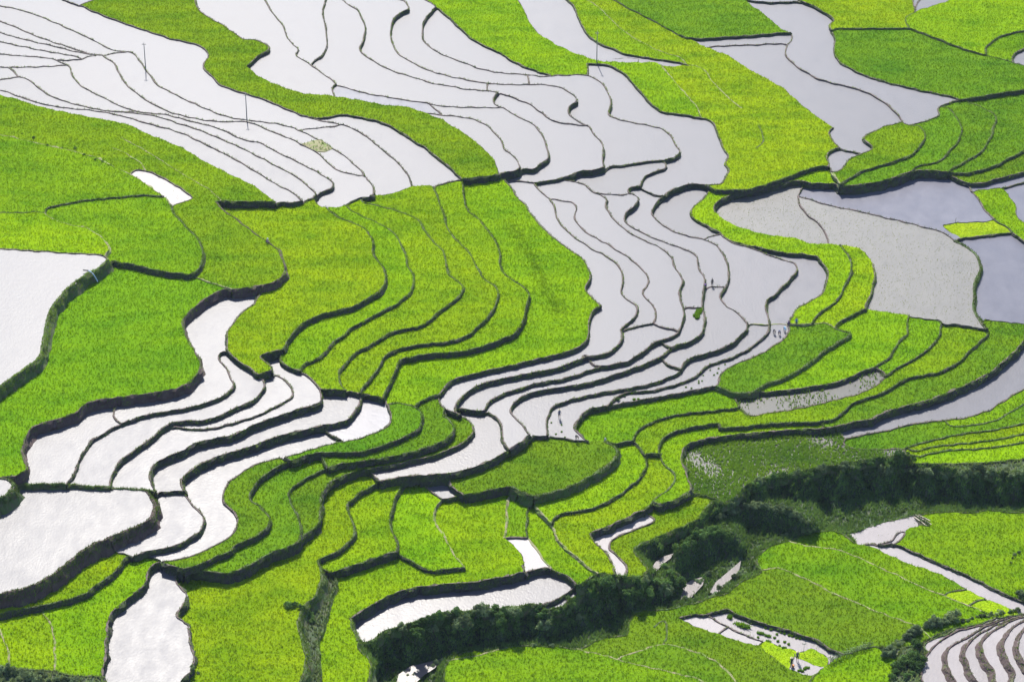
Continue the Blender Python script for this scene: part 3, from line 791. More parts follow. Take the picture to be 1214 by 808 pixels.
def make_leaf(name,use_obj=True,col=(.1,.2,.02),trans=.5,patch=True):
    m,nt,out=mat(name)
    p=geo_pos(nt)
    if use_obj: base=objcol(nt).outputs['Color']
    else:
        rgb=N(nt,'ShaderNodeRGB'); rgb.outputs[0].default_value=(*col,1); base=rgb.outputs[0]
    fine=noise(nt,p,2.6,3.0,.7)
    v=ramp(nt,fine,[(.25,.76),(.5,1.0),(.78,1.22)])
    c=mixc(nt,1.0,base,v,'MULTIPLY')
    if patch:
        st=N(nt,'ShaderNodeMapping'); st.inputs['Scale'].default_value=(.10,.22,.2); nt.links.new(p,st.inputs['Vector'])
        big=noise(nt,st.outputs[0],.9,4.0,.62)
        v2=ramp(nt,big,[(.30,(.62,.76,.8)),(.5,(1,1,1)),(.72,(1.25,1.14,.8))])
        c=mixc(nt,1.0,c,v2,'MULTIPLY')
    if not use_obj:
        c=mixc(nt,1.0,c,ramp(nt,objcol(nt).outputs['Random'],[(0.0,(.60,.62,.60)),(.5,(1,1,1)),(1.0,(1.55,1.45,1.35))]),'MULTIPLY')
        c=mixc(nt,1.0,c,ramp(nt,noise(nt,p,.35,3.0,.6),[(.3,.65),(.7,1.35)]),'MULTIPLY')
    d=N(nt,'ShaderNodeBsdfDiffuse'); t=N(nt,'ShaderNodeBsdfTranslucent'); 
    nt.links.new(c,d.inputs['Color'])
    tc=mixc(nt,1.0,c,(1.15,1.05,.55),'MULTIPLY'); nt.links.new(tc,t.inputs['Color'])
    mx=N(nt,'ShaderNodeMixShader'); mx.inputs[0].default_value=trans
    nt.links.new(d.outputs[0],mx.inputs[1]); nt.links.new(t.outputs[0],mx.inputs[2])
    nt.links.new(mx.outputs[0],out.inputs[0])
    return m
def make_canopy(name):
    m,nt,out=mat(name); p=geo_pos(nt)
    base=objcol(nt).outputs['Color']
    fine=noise(nt,p,3.2,4.0,.75)
    v=ramp(nt,fine,[(.3,.55),(.5,.9),(.75,1.2)])
    c=mixc(nt,1.0,base,v,'MULTIPLY')
    st=N(nt,'ShaderNodeMapping'); st.inputs['Scale'].default_value=(.10,.22,.2); nt.links.new(p,st.inputs['Vector'])
    big=noise(nt,st.outputs[0],.9,4.0,.62)
    v2=ramp(nt,big,[(.30,(.62,.76,.8)),(.5,(1,1,1)),(.72,(1.25,1.14,.8))])
    c=mixc(nt,1.0,c,v2,'MULTIPLY')
    d=N(nt,'ShaderNodeBsdfDiffuse'); nt.links.new(c,d.inputs['Color'])
    nt.links.new(bump(nt,fine,.55,.4),d.inputs['Normal'])
    nt.links.new(d.outputs[0],out.inputs[0])
    return m
def make_water():
    m,nt,out=mat('flooded_mud_water'); p=geo_pos(nt)
    oi=objcol(nt)
    b=N(nt,'ShaderNodeBsdfPrincipled')
    wm=N(nt,'ShaderNodeMapping'); wm.inputs['Scale'].default_value=(.45,.22,.3); nt.links.new(p,wm.inputs['Vector'])
    big=noise(nt,wm.outputs[0],1.0,6.0,.72)
    c=mixc(nt,1.0,oi.outputs['Color'],ramp(nt,big,[(.3,.90),(.55,1.0),(.8,1.12)]),'MULTIPLY')
    nt.links.new(c,b.inputs['Base Color'])
    b.inputs['IOR'].default_value=1.33; b.inputs['Specular IOR Level'].default_value=.30
    # roughness: object alpha, broken by wind patches
    mm=N(nt,'ShaderNodeMath',operation='MULTIPLY'); nt.links.new(oi.outputs['Alpha'],mm.inputs[0])
    rr=N(nt,'ShaderNodeMapRange'); nt.links.new(big,rr.inputs[0]); rr.inputs[1].default_value=.3; rr.inputs[2].default_value=.7; rr.inputs[3].default_value=.89; rr.inputs[4].default_value=1.12
    nt.links.new(rr.outputs[0],mm.inputs[1]); nt.links.new(mm.outputs[0],b.inputs['Roughness'])
    rip=N(nt,'ShaderNodeMapping'); rip.inputs['Scale'].default_value=(1.0,.8,1); nt.links.new(p,rip.inputs['Vector'])
    h1=noise(nt,rip.outputs[0],2.6,2.0,.7)
    bn=N(nt,'ShaderNodeBump'); bn.inputs['Distance'].default_value=.035; nt.links.new(h1,bn.inputs['Height'])
    ms=N(nt,'ShaderNodeMapRange'); nt.links.new(oi.outputs['Alpha'],ms.inputs[0]); ms.inputs[1].default_value=.20; ms.inputs[2].default_value=.42; ms.inputs[3].default_value=.06; ms.inputs[4].default_value=RIPPLE
    nt.links.new(ms.outputs[0],bn.inputs['Strength']); nt.links.new(bn.outputs[0],b.inputs['Normal'])
    nt.links.new(b.outputs[0],out.inputs[0])
    return m
def make_soil(name,a,b_,scale=1.5,grass=None,gcut=(.45,.6),rough=.9,bmp=.6):
    m,nt,out=mat(name); p=geo_pos(nt)
    f=noise(nt,p,scale,5.0,.65)
    c=mixc(nt,f,a,b_)
    if grass:
        g=noise(nt,p,.9,5.0,.7)
        c=mixc(nt,ramp(nt,g,[(gcut[0],0.0),(gcut[1],1.0)]),c,grass)
    s=N(nt,'ShaderNodeBsdfPrincipled'); s.inputs['Roughness'].default_value=rough; s.inputs['Specular IOR Level'].default_value=.25
    nt.links.new(c,s.inputs['Base Color'])
    f2=noise(nt,p,3.5,5.0,.7)
    nt.links.new(bump(nt,f2,bmp,.25),s.inputs['Normal'])
    nt.links.new(s.outputs[0],out.inputs[0])
    return m
def make_plain(name,col,rough=.7,var=.25,scale=6.0):
    m,nt,out=mat(name); p=geo_pos(nt)
    f=noise(nt,p,scale,3.0,.6)
    c=mixc(nt,f,tuple(x*(1-var) for x in col),tuple(min(1,x*(1+var)) for x in col))
    s=N(nt,'ShaderNodeBsdfPrincipled'); s.inputs['Roughness'].default_value=rough
    nt.links.new(c,s.inputs['Base Color']); nt.links.new(s.outputs[0],out.inputs[0])
    return m
RIPPLE=.85
M_RICE=make_leaf('rice_leaves')
M_CANOPY=make_canopy('rice_canopy')
M_WATER=make_water()
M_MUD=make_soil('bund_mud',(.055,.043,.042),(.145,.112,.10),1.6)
M_WALL=make_soil('shade_toned_riser_soil',(.022,.022,.026),(.062,.055,.055),1.4,(.045,.065,.02),(.40,.62),.95,1.0)  # riser shade painted in as darker, bluish soil; sunlit bund tops stay lighter
M_GRASSBANK=make_soil('grassy_bank',(.055,.05,.035),(.10,.085,.055),1.2,(.055,.095,.025),(.36,.56))
M_BROWNBANK=make_soil('earth_bank',(.042,.029,.03),(.088,.062,.056),1.2,(.08,.11,.03),(.55,.75))
M_PATH=make_soil('dry_path',(.15,.145,.07),(.22,.20,.12),1.6,(.10,.16,.025),(.48,.62))
M_UNDER=make_soil('gully_soil',(.035,.05,.028),(.07,.075,.045),.8,(.03,.06,.02),(.4,.6))
M_GRASS=make_leaf('bank_grass',False,(.085,.15,.03),.4,False)
M_SHRUB=make_leaf('shrub_leaves',False,(.08,.15,.045),.3,False)
M_SHRUBG=make_leaf('shrub_leaves_grey',False,(.13,.185,.095),.3,False)
M_STEM=make_plain('woody_stem',(.10,.07,.045))
M_WOOD=make_plain('weathered_wood',(.26,.22,.18))
M_POLE=make_plain('pole_concrete',(.20,.19,.18))
M_GROUND=make_soil('ground_grass',(.10,.16,.03),(.15,.22,.04),.3,(.08,.14,.02),(.4,.6))

# ------------------------------------------------------------------ topology of the terraces
lines,V,F,comp,con,edir,e2f,tri_area=build(TRACE)
seeds=[]
for ln in SEEDS.strip().splitlines():
    a,t,s=ln.split('|'); x,y=map(float,a.split(','))
    seeds.append((x,y,t,s))
def find_tri(x,y):
    for fi,f in enumerate(F):
        a,b,c=(V[i] for i in f)
        if min(a[0],b[0],c[0])-.01>x or max(a[0],b[0],c[0])+.01<x or min(a[1],b[1],c[1])-.01>y or max(a[1],b[1],c[1])+.01<y: continue
        d1=(b[0]-a[0])*(y-a[1])-(b[1]-a[1])*(x-a[0]);d2=(c[0]-b[0])*(y-b[1])-(c[1]-b[1])*(x-b[0]);d3=(a[0]-c[0])*(y-c[1])-(a[1]-c[1])*(x-c[0])
        if (d1>=0 and d2>=0 and d3>=0) or (d1<=0 and d2<=0 and d3<=0): return fi
    return None
rtype={};rlabel={};rlen={}
for x,y,t,s in seeds:
    fi=find_tri(x,y)
    if fi is None: print('SEED MISS',x,y,s); continue
    c=comp[fi]
    if c in rtype: print('SEED DUP',s,'<>',rlabel[c]); continue
    rtype[c]=t;rlabel[c]=s
# unseeded cells join the seeded neighbour they share most border with
while True:
    sh={}
    for k,fs in e2f.items():
        if len(fs)==2:
            a,b=comp[fs[0]],comp[fs[1]]
            if a!=b and (a in rtype)!=(b in rtype):
                u,s=(a,b) if b in rtype else (b,a)
                sh.setdefault(u,{}); sh[u][s]=sh[u].get(s,0)+math.dist(V[k[0]],V[k[1]])
    if not sh: break
    mp={u:max(d,key=d.get) for u,d in sh.items()}
    comp=[mp.get(c,c) for c in comp]
regs=sorted(rtype)
GUL=[c for c in regs if rtype[c]=='C'][0]
# heights by least squares over the traced steps
ix={c:i for i,c in enumerate(regs)}
n=len(regs)
A=np.zeros((n,n));B=np.zeros(n)
def side(fi,a,b):
    f=F[fi];cx=sum(V[i][0] for i in f)/3;cy=sum(V[i][1] for i in f)/3
    ax,ay=V[a];bx,by=V[b]
    # left-hand of travel with y down
    return ((bx-ax)*(cy-ay)-(by-ay)*(cx-ax))<0
elr={}
for k,(li,_) in con.items():
    fs=e2f.get(k,[])
    if li<0 or len(fs)!=2: continue
    a,b=edir[k]
    l,r=(fs[0],fs[1]) if side(fs[0],a,b) else (fs[1],fs[0])
    cl,cr=comp[l],comp[r]
    elr[k]=(li,a,b,cl,cr)
    if cl==cr: continue
    w=math.dist(V[a],V[b]);d=lines[li][1]
    if GUL in (cl,cr) and abs(d)<1.5 and lines[li][0] not in ('GsR','Gw','Gs1'): continue
    if not (0<V[a][0]<1214 and 0<V[a][1]<808): w*=.1
    if abs(d)<3: d*=1.02
    i,j=ix[cl],ix[cr]
    A[i,i]+=w;A[j,j]+=w;A[i,j]-=w;A[j,i]-=w
    B[i]+=w*d;B[j]-=w*d
A+=np.eye(n)*.02
hh=np.linalg.solve(A,B); hh-=hh.mean()
H={c:float(hh[ix[c]]) for c in regs}
# vertex height = highest neighbouring terrace (gully excluded)
vz=np.full(len(V),-1e9)
for fi,f in enumerate(F):
    if comp[fi]==GUL: continue
    for i in f: vz[i]=max(vz[i],H[comp[fi]])
on_g=np.zeros(len(V),bool)
for fi,f in enumerate(F):
    if comp[fi]==GUL:
        for i in f: on_g[i]=True
# gully surface: wall falls from the far rim, floor runs to the near rim
gb=[]
for k,fs in e2f.items():
    cs={comp[f] for f in fs}
    if GUL in cs and len(cs)>1: gb.append(k)
FLOOR=H[GUL]
RIDGES=[([(832,612),(849,605),(868,599),(901,596),(921,602),(938,610),(975,626)],3.3),([(790,668),(806,654),(829,637),(852,628),(872,632),(886,650)],3.3),([(784,671),(796,680),(806,700)],3.0),([(700,690),(720,686),(745,688),(775,688),(800,692)],3.2)]
def ridge(u,v,z):
    for P,h in RIDGES:
        for a,b in zip(P,P[1:]):
            if a[0]<=u<=b[0]:
                t=(u-a[0])/(b[0]-a[0]);y=a[1]+(b[1]-a[1])*t
                e=min(1,(u-P[0][0])/10,(P[-1][0]-u)/10)
                k=mpp(v)/cp;dv=v-y
                z=max(z,FLOOR+h*e-(.8*dv*k if dv>0 else .4*-dv*k))
    return z
def gully_z(u,v): return ridge(u,v,gully_base(u,v))
def gully_base(u,v):
    best=None
    for a,b in gb:
        x0,y0=V[a];x1,y1=V[b]
        if (x0-u)*(x1-u)>0 or x0==x1: continue
        t=(u-x0)/(x1-x0);y=y0+(y1-y0)*t
        if y<=v and (best is None or y>best[0]): best=(y,vz[a]+(vz[b]-vz[a])*t)
    if best is None: return FLOOR
    dv=v-best[0]
    rim=best[1]
    z=rim-.80*dv*mpp(v,rim)/cp
    wob=.5*math.sin(u*.13+v*.05)+.4*math.sin(u*.31-v*.11)+.35*math.sin(u*.53+v*.37)
    return max(FLOOR+.25*wob,z+min(1,dv/12)*wob) if z>FLOOR else FLOOR+.25*wob
for i in range(len(V)):
    if vz[i]<-1e8: vz[i]=gully_z(*V[i])
WV=np.array([unproj(V[i][0],V[i][1],vz[i]) for i in range(len(V))])
def ground_at(u,v):
    """height of whatever the trace has at picture position u,v"""
    fi=find_tri(u,v)
    if fi is None: return 0.0
    return gully_z(u,v) if comp[fi]==GUL else H[comp[fi]]
def at(u,v,dz=0.0):
    z=ground_at(u,v)
    p=unproj(u,v,z); return Vector((p[0],p[1],z+dz))
print('HEIGHTS',min(H.values()),max(H.values()),'floor',FLOOR)

# ------------------------------------------------------------------ terraces
GREEN={'Y':(.152,.250,.005),'L':(.132,.238,.005),'M':(.110,.202,.006),'D':(.084,.168,.008),'V':(.21,.33,.010),'K':(.105,.20,.03),'H':(.10,.13,.04)}
WATER={'R':((.18,.165,.17),.44),'Q':((.082,.080,.092),.43),'W':((.080,.079,.092),.45),'G':((.07,.067,.078),.38),'B':((.085,.085,.108),.34),'S':((.10,.097,.092),.45),'P':((.17,.155,.16),.43),'K':((.05,.05,.045),.45)}  # R and P: paler base colour stands in for missing glare
ISW=set('WGBSPQR')
def tufts(pts,dens_scale,h0,h1,w,lean,blades=3):
    """triangle blades standing on pts (N,3)"""
    n=len(pts)*blades
    if n==0: return np.zeros((0,3)),np.zeros((0,3),np.int32)
    P=np.repeat(pts,blades,0)
    a=rng.uniform(0,2*np.pi,n);hgt=rng.uniform(h0,h1,n)*np.repeat(rng.uniform(.75,1.15,len(pts)),blades)
    off=rng.uniform(0,lean*.8,n);oa=rng.uniform(0,2*np.pi,n)
    base=P+np.stack([np.cos(oa)*off,np.sin(oa)*off,np.zeros(n)],1)
    ww=w*rng.uniform(.6,1.25,n)
    d=np.stack([np.cos(a)*ww,np.sin(a)*ww,np.zeros(n)],1)
    la=rng.uniform(0,2*np.pi,n);ll=lean*rng.uniform(.2,1.2,n)
    tip=base+np.stack([np.cos(la)*ll+.06,np.sin(la)*ll,hgt],1)
    co=np.empty((n*3,3));co[0::3]=base-d;co[1::3]=base+d;co[2::3]=tip
    return co,np.arange(n*3,dtype=np.int32).reshape(-1,3)
def scatter(T,density):
    """random points on triangles T (M,3,3)"""
    ar=np.linalg.norm(np.cross(T[:,1]-T[:,0],T[:,2]-T[:,0]),axis=1)/2
    cnt=rng.poisson(ar*density)
    idx=np.repeat(np.arange(len(T)),cnt)
    r1=np.sqrt(rng.random(len(idx)));r2=rng.random(len(idx))
    t=T[idx]
    return t[:,0]*(1-r1)[:,None]+t[:,1]*(r1*(1-r2))[:,None]+t[:,2]*(r1*r2)[:,None]
tris_of={}
for fi,f in enumerate(F): tris_of.setdefault(comp[fi],[]).append(f)
# chains of bund edges
chains={}
for k,(li,a,b,cl,cr) in elr.items(): chains.setdefault((li,cl,cr),[]).append((a,b))
owner_b={}
def walk(es):
    nxt={};inc=set()
    for a,b in es: nxt.setdefault(a,[]).append(b);inc.add(b)
    out=[];starts=[a for a in nxt if a not in inc]+list(nxt)
    used=set()
    for s in starts:
        c=[s]
        while True:
            q=[b for b in nxt.get(c[-1],[]) if (c[-1],b) not in used]
            if not q: break
            used.add((c[-1],q[0]));c.append(q[0])
            if len(c)>5000: break
        if len(c)>1: out.append(c)
    return out
for (li,cl,cr),es in chains.items():
    fl=lines[li][2]; nm=lines[li][0]
    hl=H[cl];hr=H[cr]
    left_hi=hl>=hr
    hi,lo=(cl,cr) if left_hi else (cr,cl)
    if lo==GUL or hi==GUL:
        own=hi if hi!=GUL else lo
        hA=H[own];hB=H[own]-1.2; left_hi=(cl==own); hi=own; lo=GUL
    else: hA,hB=H[hi],H[lo]
    D=hA-hB
    tw_hi=rtype[hi] in ISW or rtype[hi]=='K'; tw_lo=(rtype[lo] in ISW or rtype[lo]=='K')
    green_own = hi
    if 'g' in fl or 'n' in fl or rtype[hi]=='H' or rtype[lo]=='H': mt=1
    elif 'p' in fl: mt=3
    elif tw_hi or tw_lo: mt=0
    else: mt=1
    if nm in ('P6','P8','T7b','h1','h2','h3','h4','h5','H0'): mt=2
    m=re.search(r's([\d.]+)',fl)
    sl=float(m[1]) if m else (.45 if 'n' in fl else .14)
    w=.25;bh=.14
    if 'p' in fl: w=.26;bh=.08
    if mt==1: w=.26;bh=.13
    if 'g' in fl: w=.45;bh=.16
    if 'e' in fl: w=.06;bh=-.02
    rec=owner_b.setdefault(green_own,[])
    for ch in walk(es):
        P=WV[ch][:,:2]
        if len(P)>3:
            Q=P.copy();Q[1:-1]=(P[:-2]+2*P[1:-1]+P[2:])/4;P=Q
        T=np.gradient(P,axis=0) if len(P)>2 else np.repeat((P[1]-P[0])[None],2,0)
        T/=np.linalg.norm(T,axis=1)[:,None]+1e-9
        # world +x right, +y away: image left-hand of travel is world left-hand
        nl=np.stack([-T[:,1],T[:,0]],1)
        nrm=-nl if left_hi else nl          # points to the low side
        zc=vz[ch]; zc=np.minimum(zc,hA)
        if D<.16 and 'e' not in fl:
            prof=[(-w*.9,-.12),(-w*.55,bh),(w*.4,bh),(w*.8,-.12-D)]
        else:
            fo=.10+sl*max(D,0)
            prof=[(-w,-.12),(-w*.75,bh),(0.0,bh),(.06+fo*.15,bh*.2-.15*D),(.06+fo*.55,-.58*D),(.06+fo,-D-.12)]
        rows=[]
        nn=len(ch)
        big=1.0 if D>.9 else .5
        for pi,(o,z) in enumerate(prof):
            jo=rng.normal(0,(.085 if pi<3 else .19)*big,nn);jz=rng.normal(0,.035,nn)
            jo=(jo+np.roll(jo,1))/1.4
            rows.append(np.concatenate([P+nrm*(o+jo)[:,None],(hA+z+jz)[:,None]],1))
        R=np.stack(rows,1)                   # nn, np, 3
        rec.append((R,mt,D,left_hi,fl))
def crop_tris(c):
    return np.array([[ (WV[i][0],WV[i][1],H[c]) for i in f] for f in tris_of[c]])
stat=[0,0]
obj_of={}
for c in regs:
    if c==GUL: continue
    t=rtype[c];iw=t in ISW
    T=crop_tris(c)
    cen=T.reshape(-1,3).mean(0); cen[2]=H[c]
    nm={'H':'scrub_bank','V':'seedling_bed'}.get(t,'flooded_paddy' if iw else ('half_grown_paddy' if t=='K' else 'rice_terrace'))
    root=empty(nm,cen)
    tag(root,rlabel[c],{'H':'scrub bank','V':'seedling bed','K':'weedy paddy'}.get(t,'flooded paddy' if iw else 'rice terrace'),
        {'H':'scrubby banks','V':'bright seedling beds','K':'weedy half flooded paddies'}.get(t,'flooded white paddies on the hillside' if iw else 'green rice terraces on the hillside'),'thing')
    obj_of[c]=root
    vid={};vv=[];ff=[]
    for f in tris_of[c]:
        g=[]
        for i in f:
            if i not in vid: vid[i]=len(vv);vv.append((WV[i][0]-cen[0],WV[i][1]-cen[1],0))
            g.append(vid[i])
        a,b,d=(vv[q] for q in g)
        if (b[0]-a[0])*(d[1]-a[1])-(b[1]-a[1])*(d[0]-a[0])<0: g=g[::-1]
        ff.append(g)
    vv=np.array(vv);ff=np.array(ff,np.int32)
    j=lambda:rnd.uniform(.92,1.08)
    if iw or t=='K':
        colr,ro=WATER[t]
        k=j()
        mesh_np('water_surface',vv,ff,M_WATER,root,color=(colr[0]*k,colr[1]*k,colr[2]*k,ro*rnd.uniform(.96,1.04)))
    if t in GREEN:
        g=GREEN[t];colr=(g[0]*j(),g[1]*j(),g[2],1)
        if t=='H': dens,h0,h1,w=7,.25,.7,.10
        elif t=='K': dens,h0,h1,w=(27 if 'half-grown' in rlabel[c] else 3.2),.25,.55,.085
        elif t=='V': dens,h0,h1,w=16,.14,.24,.04
        else: dens,h0,h1,w=DENS,.28,.46,.055
        pts=scatter(T,dens)
        if t=='K' and len(pts):
            q=np.sin(pts[:,0]*.55+1.3*np.sin(pts[:,1]*.21))+np.sin(pts[:,1]*.33+pts[:,0]*.17)+rng.normal(0,.6,len(pts))
            pts=pts[q>(-1.35 if 'half-grown' in rlabel[c] else -.3)]
        stat[0]+=len(pts)
        pts=pts-cen
        co,tf=tufts(pts,1,h0,h1,w,.16)
        if t!='K':
            z0=.05 if t!='H' else .0
            base=vv.copy();base[:,2]=z0
            allco=np.concatenate([base,co]);fac=[ff,tf+len(base)]
            fac=np.concatenate([ff,tf+len(base)])
            mesh_np('rice_crop' if t!='H' else 'scrub',allco,fac,[M_CANOPY if t!='H' else M_UNDER,M_RICE if t!='H' else M_SHRUBG],root,
                    fm=np.concatenate([np.zeros(len(ff)),np.ones(len(tf))]),color=colr)
        else:
            mesh_np('rice_clumps',co,tf,M_RICE,root,color=colr)
    if t in 'SP':
        pts=scatter(T,2.2 if t=='S' else .25)-cen
        co,tf=tufts(pts,1,.10,.2,.035,.06,2)
        if len(tf): mesh_np('seedlings',co,tf,M_RICE,root,color=(.17,.22,.06,1))
    # bunds and banks on the edges this terrace holds up
    if c in owner_b:
        cos=[];fq=[];fm=[];gt=[];off=0
        for R,mt,D,lh,fl in owner_b[c]:
            nn,npf,_=R.shape
            cos.append(R.reshape(-1,3)-cen)
            a=np.arange(nn-1)[:,None]*npf+np.arange(npf-1)[None]
            q=np.stack([a,a+1,a+1+npf,a+npf],-1).reshape(-1,4)+off
            if lh: q=q[:,::-1]
            fq.append(q)
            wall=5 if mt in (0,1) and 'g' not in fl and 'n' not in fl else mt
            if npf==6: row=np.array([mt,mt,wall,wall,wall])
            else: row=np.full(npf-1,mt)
            fm.append(np.tile(row,nn-1));off+=nn*npf
            if 'e' not in fl and mt!=3:
                A0=R[:-1,1:-1];A1=R[1:,1:-1]
                tri=np.concatenate([np.stack([A0[:,:-1],A0[:,1:],A1[:,1:]],2).reshape(-1,3,3),np.stack([A0[:,:-1],A1[:,1:],A1[:,:-1]],2).reshape(-1,3,3)])
                dd=20 if ('g' in fl or 'n' in fl) else (15 if mt==1 else (5 if mt==2 else 7))
                gt.append(scatter(tri,dd)-cen)
        co=np.concatenate(cos);fac=[np.concatenate(fq)];fmm=np.concatenate(fm)
        if gt:
            gp=np.concatenate(gt)
            gc,gf=tufts(gp,1,.14,.42,.055,.2,2)
            if len(gf):
                fac.append(gf+len(co));co=np.concatenate([co,gc]);fmm=np.concatenate([fmm,np.full(len(gf),4)])
                stat[1]+=len(gp)
        nmb='bund'
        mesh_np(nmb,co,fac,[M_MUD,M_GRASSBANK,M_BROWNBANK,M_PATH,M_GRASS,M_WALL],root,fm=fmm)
for c in regs:
    if 'dark crease' in rlabel[c]:
        F0=[(u,v) for u,v in [(605,262),(612,276),(620,292),(630,304),(636,318),(642,334),(650,350),(660,362),(664,372)]]
        root=obj_of[c];cen=np.array(root.location);pp=[]
        for a,b in zip(F0,F0[1:]):
            for _ in range(90):
                t=rnd.random();u=a[0]+(b[0]-a[0])*t+rnd.gauss(0,5.0);v=a[1]+(b[1]-a[1])*t+rnd.gauss(0,3.5)
                q=unproj(u,v,H[c]);pp.append(q)
        co,tf=tufts(np.array(pp)-cen,1,.3,.5,.06,.25,3)
        mesh_np('dark_rice_streak',co,tf,M_RICE,root,color=(.118,.215,.006,1))
print('TUFTS',stat)

# ------------------------------------------------------------------ gully, stream, ground
def px(tile,s):
    r=tile[0];i=int(tile[1]);ox=(OX['a'] if r=='a' else OX['x'])[i];oy=OY[r]
    return [(ox+float(a.split(',')[0])/S,oy+float(a.split(',')[1])/S) for a in s.split()]
gvid={};gv=[];gf=[]
for f in tris_of[GUL]:
    g=[]
    for i in f:
        if i not in gvid:
            gvid[i]=len(gv); gv.append(WV[i])
        g.append(gvid[i])
    gf.append(g)
gv=np.array(gv);gf=np.array(gf,np.int32)
gul=mesh_np('gully_terrain',gv,gf,M_UNDER,smooth=True); tag(gul,'dark overgrown gully between the terraces',kind='structure')
GT=gv[gf]
STREAMS=(px('e3','600,404 640,330 690,288 762,226 752,276 702,326 657,376 624,408'),
          px('e3','474,412 480,352 520,322 590,300 578,344 539,386 517,410'),
          px('e3','330,268 352,232 395,205 438,192 425,215 385,245 358,275'),
          px('e2','40,815 52,770 105,733 180,715 270,692 222,742 170,776 130,815'))
pts=scatter(GT,9.0)
_d=pts-np.array([0,0,CAM_H]);_f=_d[:,1]*cp-_d[:,2]*sp
PU=W0/2+FPX*_d[:,0]/_f;PV=H0/2-FPX*(_d[:,1]*sp+_d[:,2]*cp)/_f
keep=np.ones(len(pts),bool)
for P_ in STREAMS:
    ins=np.zeros(len(pts),bool)
    for (x0,y0),(x1,y1) in zip(P_,P_[1:]+P_[:1]):
        c_=((y0>PV)!=(y1>PV));ins^=c_&(PU<(x1-x0)*(PV-y0)/((y1-y0) or 1e-9)+x0)
    keep&=~ins
pts=pts[keep]
co,tf=tufts(pts,1,.2,.8,.12,.35,3)
ug=mesh_np('undergrowth',co,tf,M_SHRUB); tag(ug,'dark leafy undergrowth covering the shaded gully wall',kind='stuff')
def flat_poly(name,pix,dz,m,color):
    zs=[gully_z(*p) for p in pix]; z=sorted(zs)[len(zs)//2]+dz
    P=[unproj(u,v,z) for u,v in pix]
    o=mesh_np(name,np.array(P),np.array([list(range(len(P)))],np.int32),m,color=color)
    return o
for s in STREAMS:
    o=flat_poly('stream',s,.40,M_WATER,(.10,.085,.085,.36)); tag(o,kind='structure')
# ground sheet under everything, carried out past the frame
used=np.concatenate([np.concatenate([WV[list({i for f in tris_of[c] for i in f})][:,:2],np.full((len({i for f in tris_of[c] for i in f}),1),H[c])],1) for c in regs if c!=GUL]+[gv])
gx=np.concatenate([[-2500,-1400,-700],np.arange(-320,321,10),[700,1400,2500]]);gy=np.concatenate([[-1500,-400,0,120],np.arange(200,801,10),[1000,1600,3000]])
GX,GY=np.meshgrid(gx,gy);gp=np.stack([GX.ravel(),GY.ravel()],1);gz=np.zeros(len(gp))
for i,p in enumerate(gp):
    d=np.hypot(used[:,0]-p[0],used[:,1]-p[1]);m=d<16
    gz[i]=used[m,2].min()-1.2 if m.any() else used[d.argmin(),2]-.6
ny,nx=GX.shape
a=(np.arange(ny-1)[:,None]*nx+np.arange(nx-1)[None]);q=np.stack([a,a+1,a+1+nx,a+nx],-1).reshape(-1,4)
o=mesh_np('ground',np.concatenate([gp,gz[:,None]],1),q,M_GROUND,smooth=True); tag(o,kind='structure')

# ------------------------------------------------------------------ shrubs, grass clumps, leafy plants
def shrub_mesh(seed,nl=900,leaf=.10,flat=.8):
    r=np.random.default_rng(seed)
    k=r.integers(9,14)
    c=r.normal(0,.45,(k,3));c[:,2]=np.abs(c[:,2])*flat+.25
    c/=np.maximum(1,np.linalg.norm(c*[1,1,.8],axis=1)/.72)[:,None]
    rad=r.uniform(.24,.46,k)
    i=r.integers(0,k,nl)
    d=r.normal(0,1,(nl,3));d/=np.linalg.norm(d,axis=1)[:,None]
    d[:,2]=np.where(d[:,2]<-.45,-d[:,2],d[:,2])
    P=c[i]+d*(rad[i]*r.uniform(.55,1.12,nl))[:,None]
    P[:,2]=np.maximum(P[:,2],.03)
    nrm=d+r.normal(0,.55,(nl,3));nrm/=np.linalg.norm(nrm,axis=1)[:,None]
    a=np.cross(nrm,r.normal(0,1,(nl,3)));a/=np.linalg.norm(a,axis=1)[:,None];b=np.cross(nrm,a)
    s=leaf*r.uniform(.6,1.5,nl)[:,None]
    co=np.empty((nl*4,3));co[0::4]=P-a*s;co[1::4]=P-b*s*.55;co[2::4]=P+a*s;co[3::4]=P+b*s*.55
    return co,np.arange(nl*4).reshape(-1,4)
SH=[]
for k in range(5):
    co,q=shrub_mesh(40+k)
    o=mesh_np('foliage',co,q,M_SHRUB);me1=o.data;bpy.data.objects.remove(o)
    o=mesh_np('foliage',co,q,M_SHRUBG);me2=o.data;bpy.data.objects.remove(o)
    SH.append((me1,me2))
mb=MB()
for k in range(5):
    a=k*1.26;mb.tube([(0,0,-.15),(.12*math.cos(a),.12*math.sin(a),.3),(.34*math.cos(a),.34*math.sin(a),.72)],[.045,.03,.012],5)
o=mb.build('stem',M_STEM);STEM=o.data;bpy.data.objects.remove(o)
def shrub(u,v,r,label,group,grey=False,dz=0.0,name='shrub'):
    p=at(u,v); p.z+=dz
    t=empty(name,p,rnd.uniform(0,6.28))
    t.scale=(r*rnd.uniform(.85,1.2),r*rnd.uniform(.85,1.2),r*rnd.uniform(.8,1.25))
    tag(t,label,'shrub',group,'thing')
    f=bpy.data.objects.new('foliage',rnd.choice(SH)[1 if grey else 0]); link(f,t)
    s=bpy.data.objects.new('stem',STEM); link(s,t)
    return t
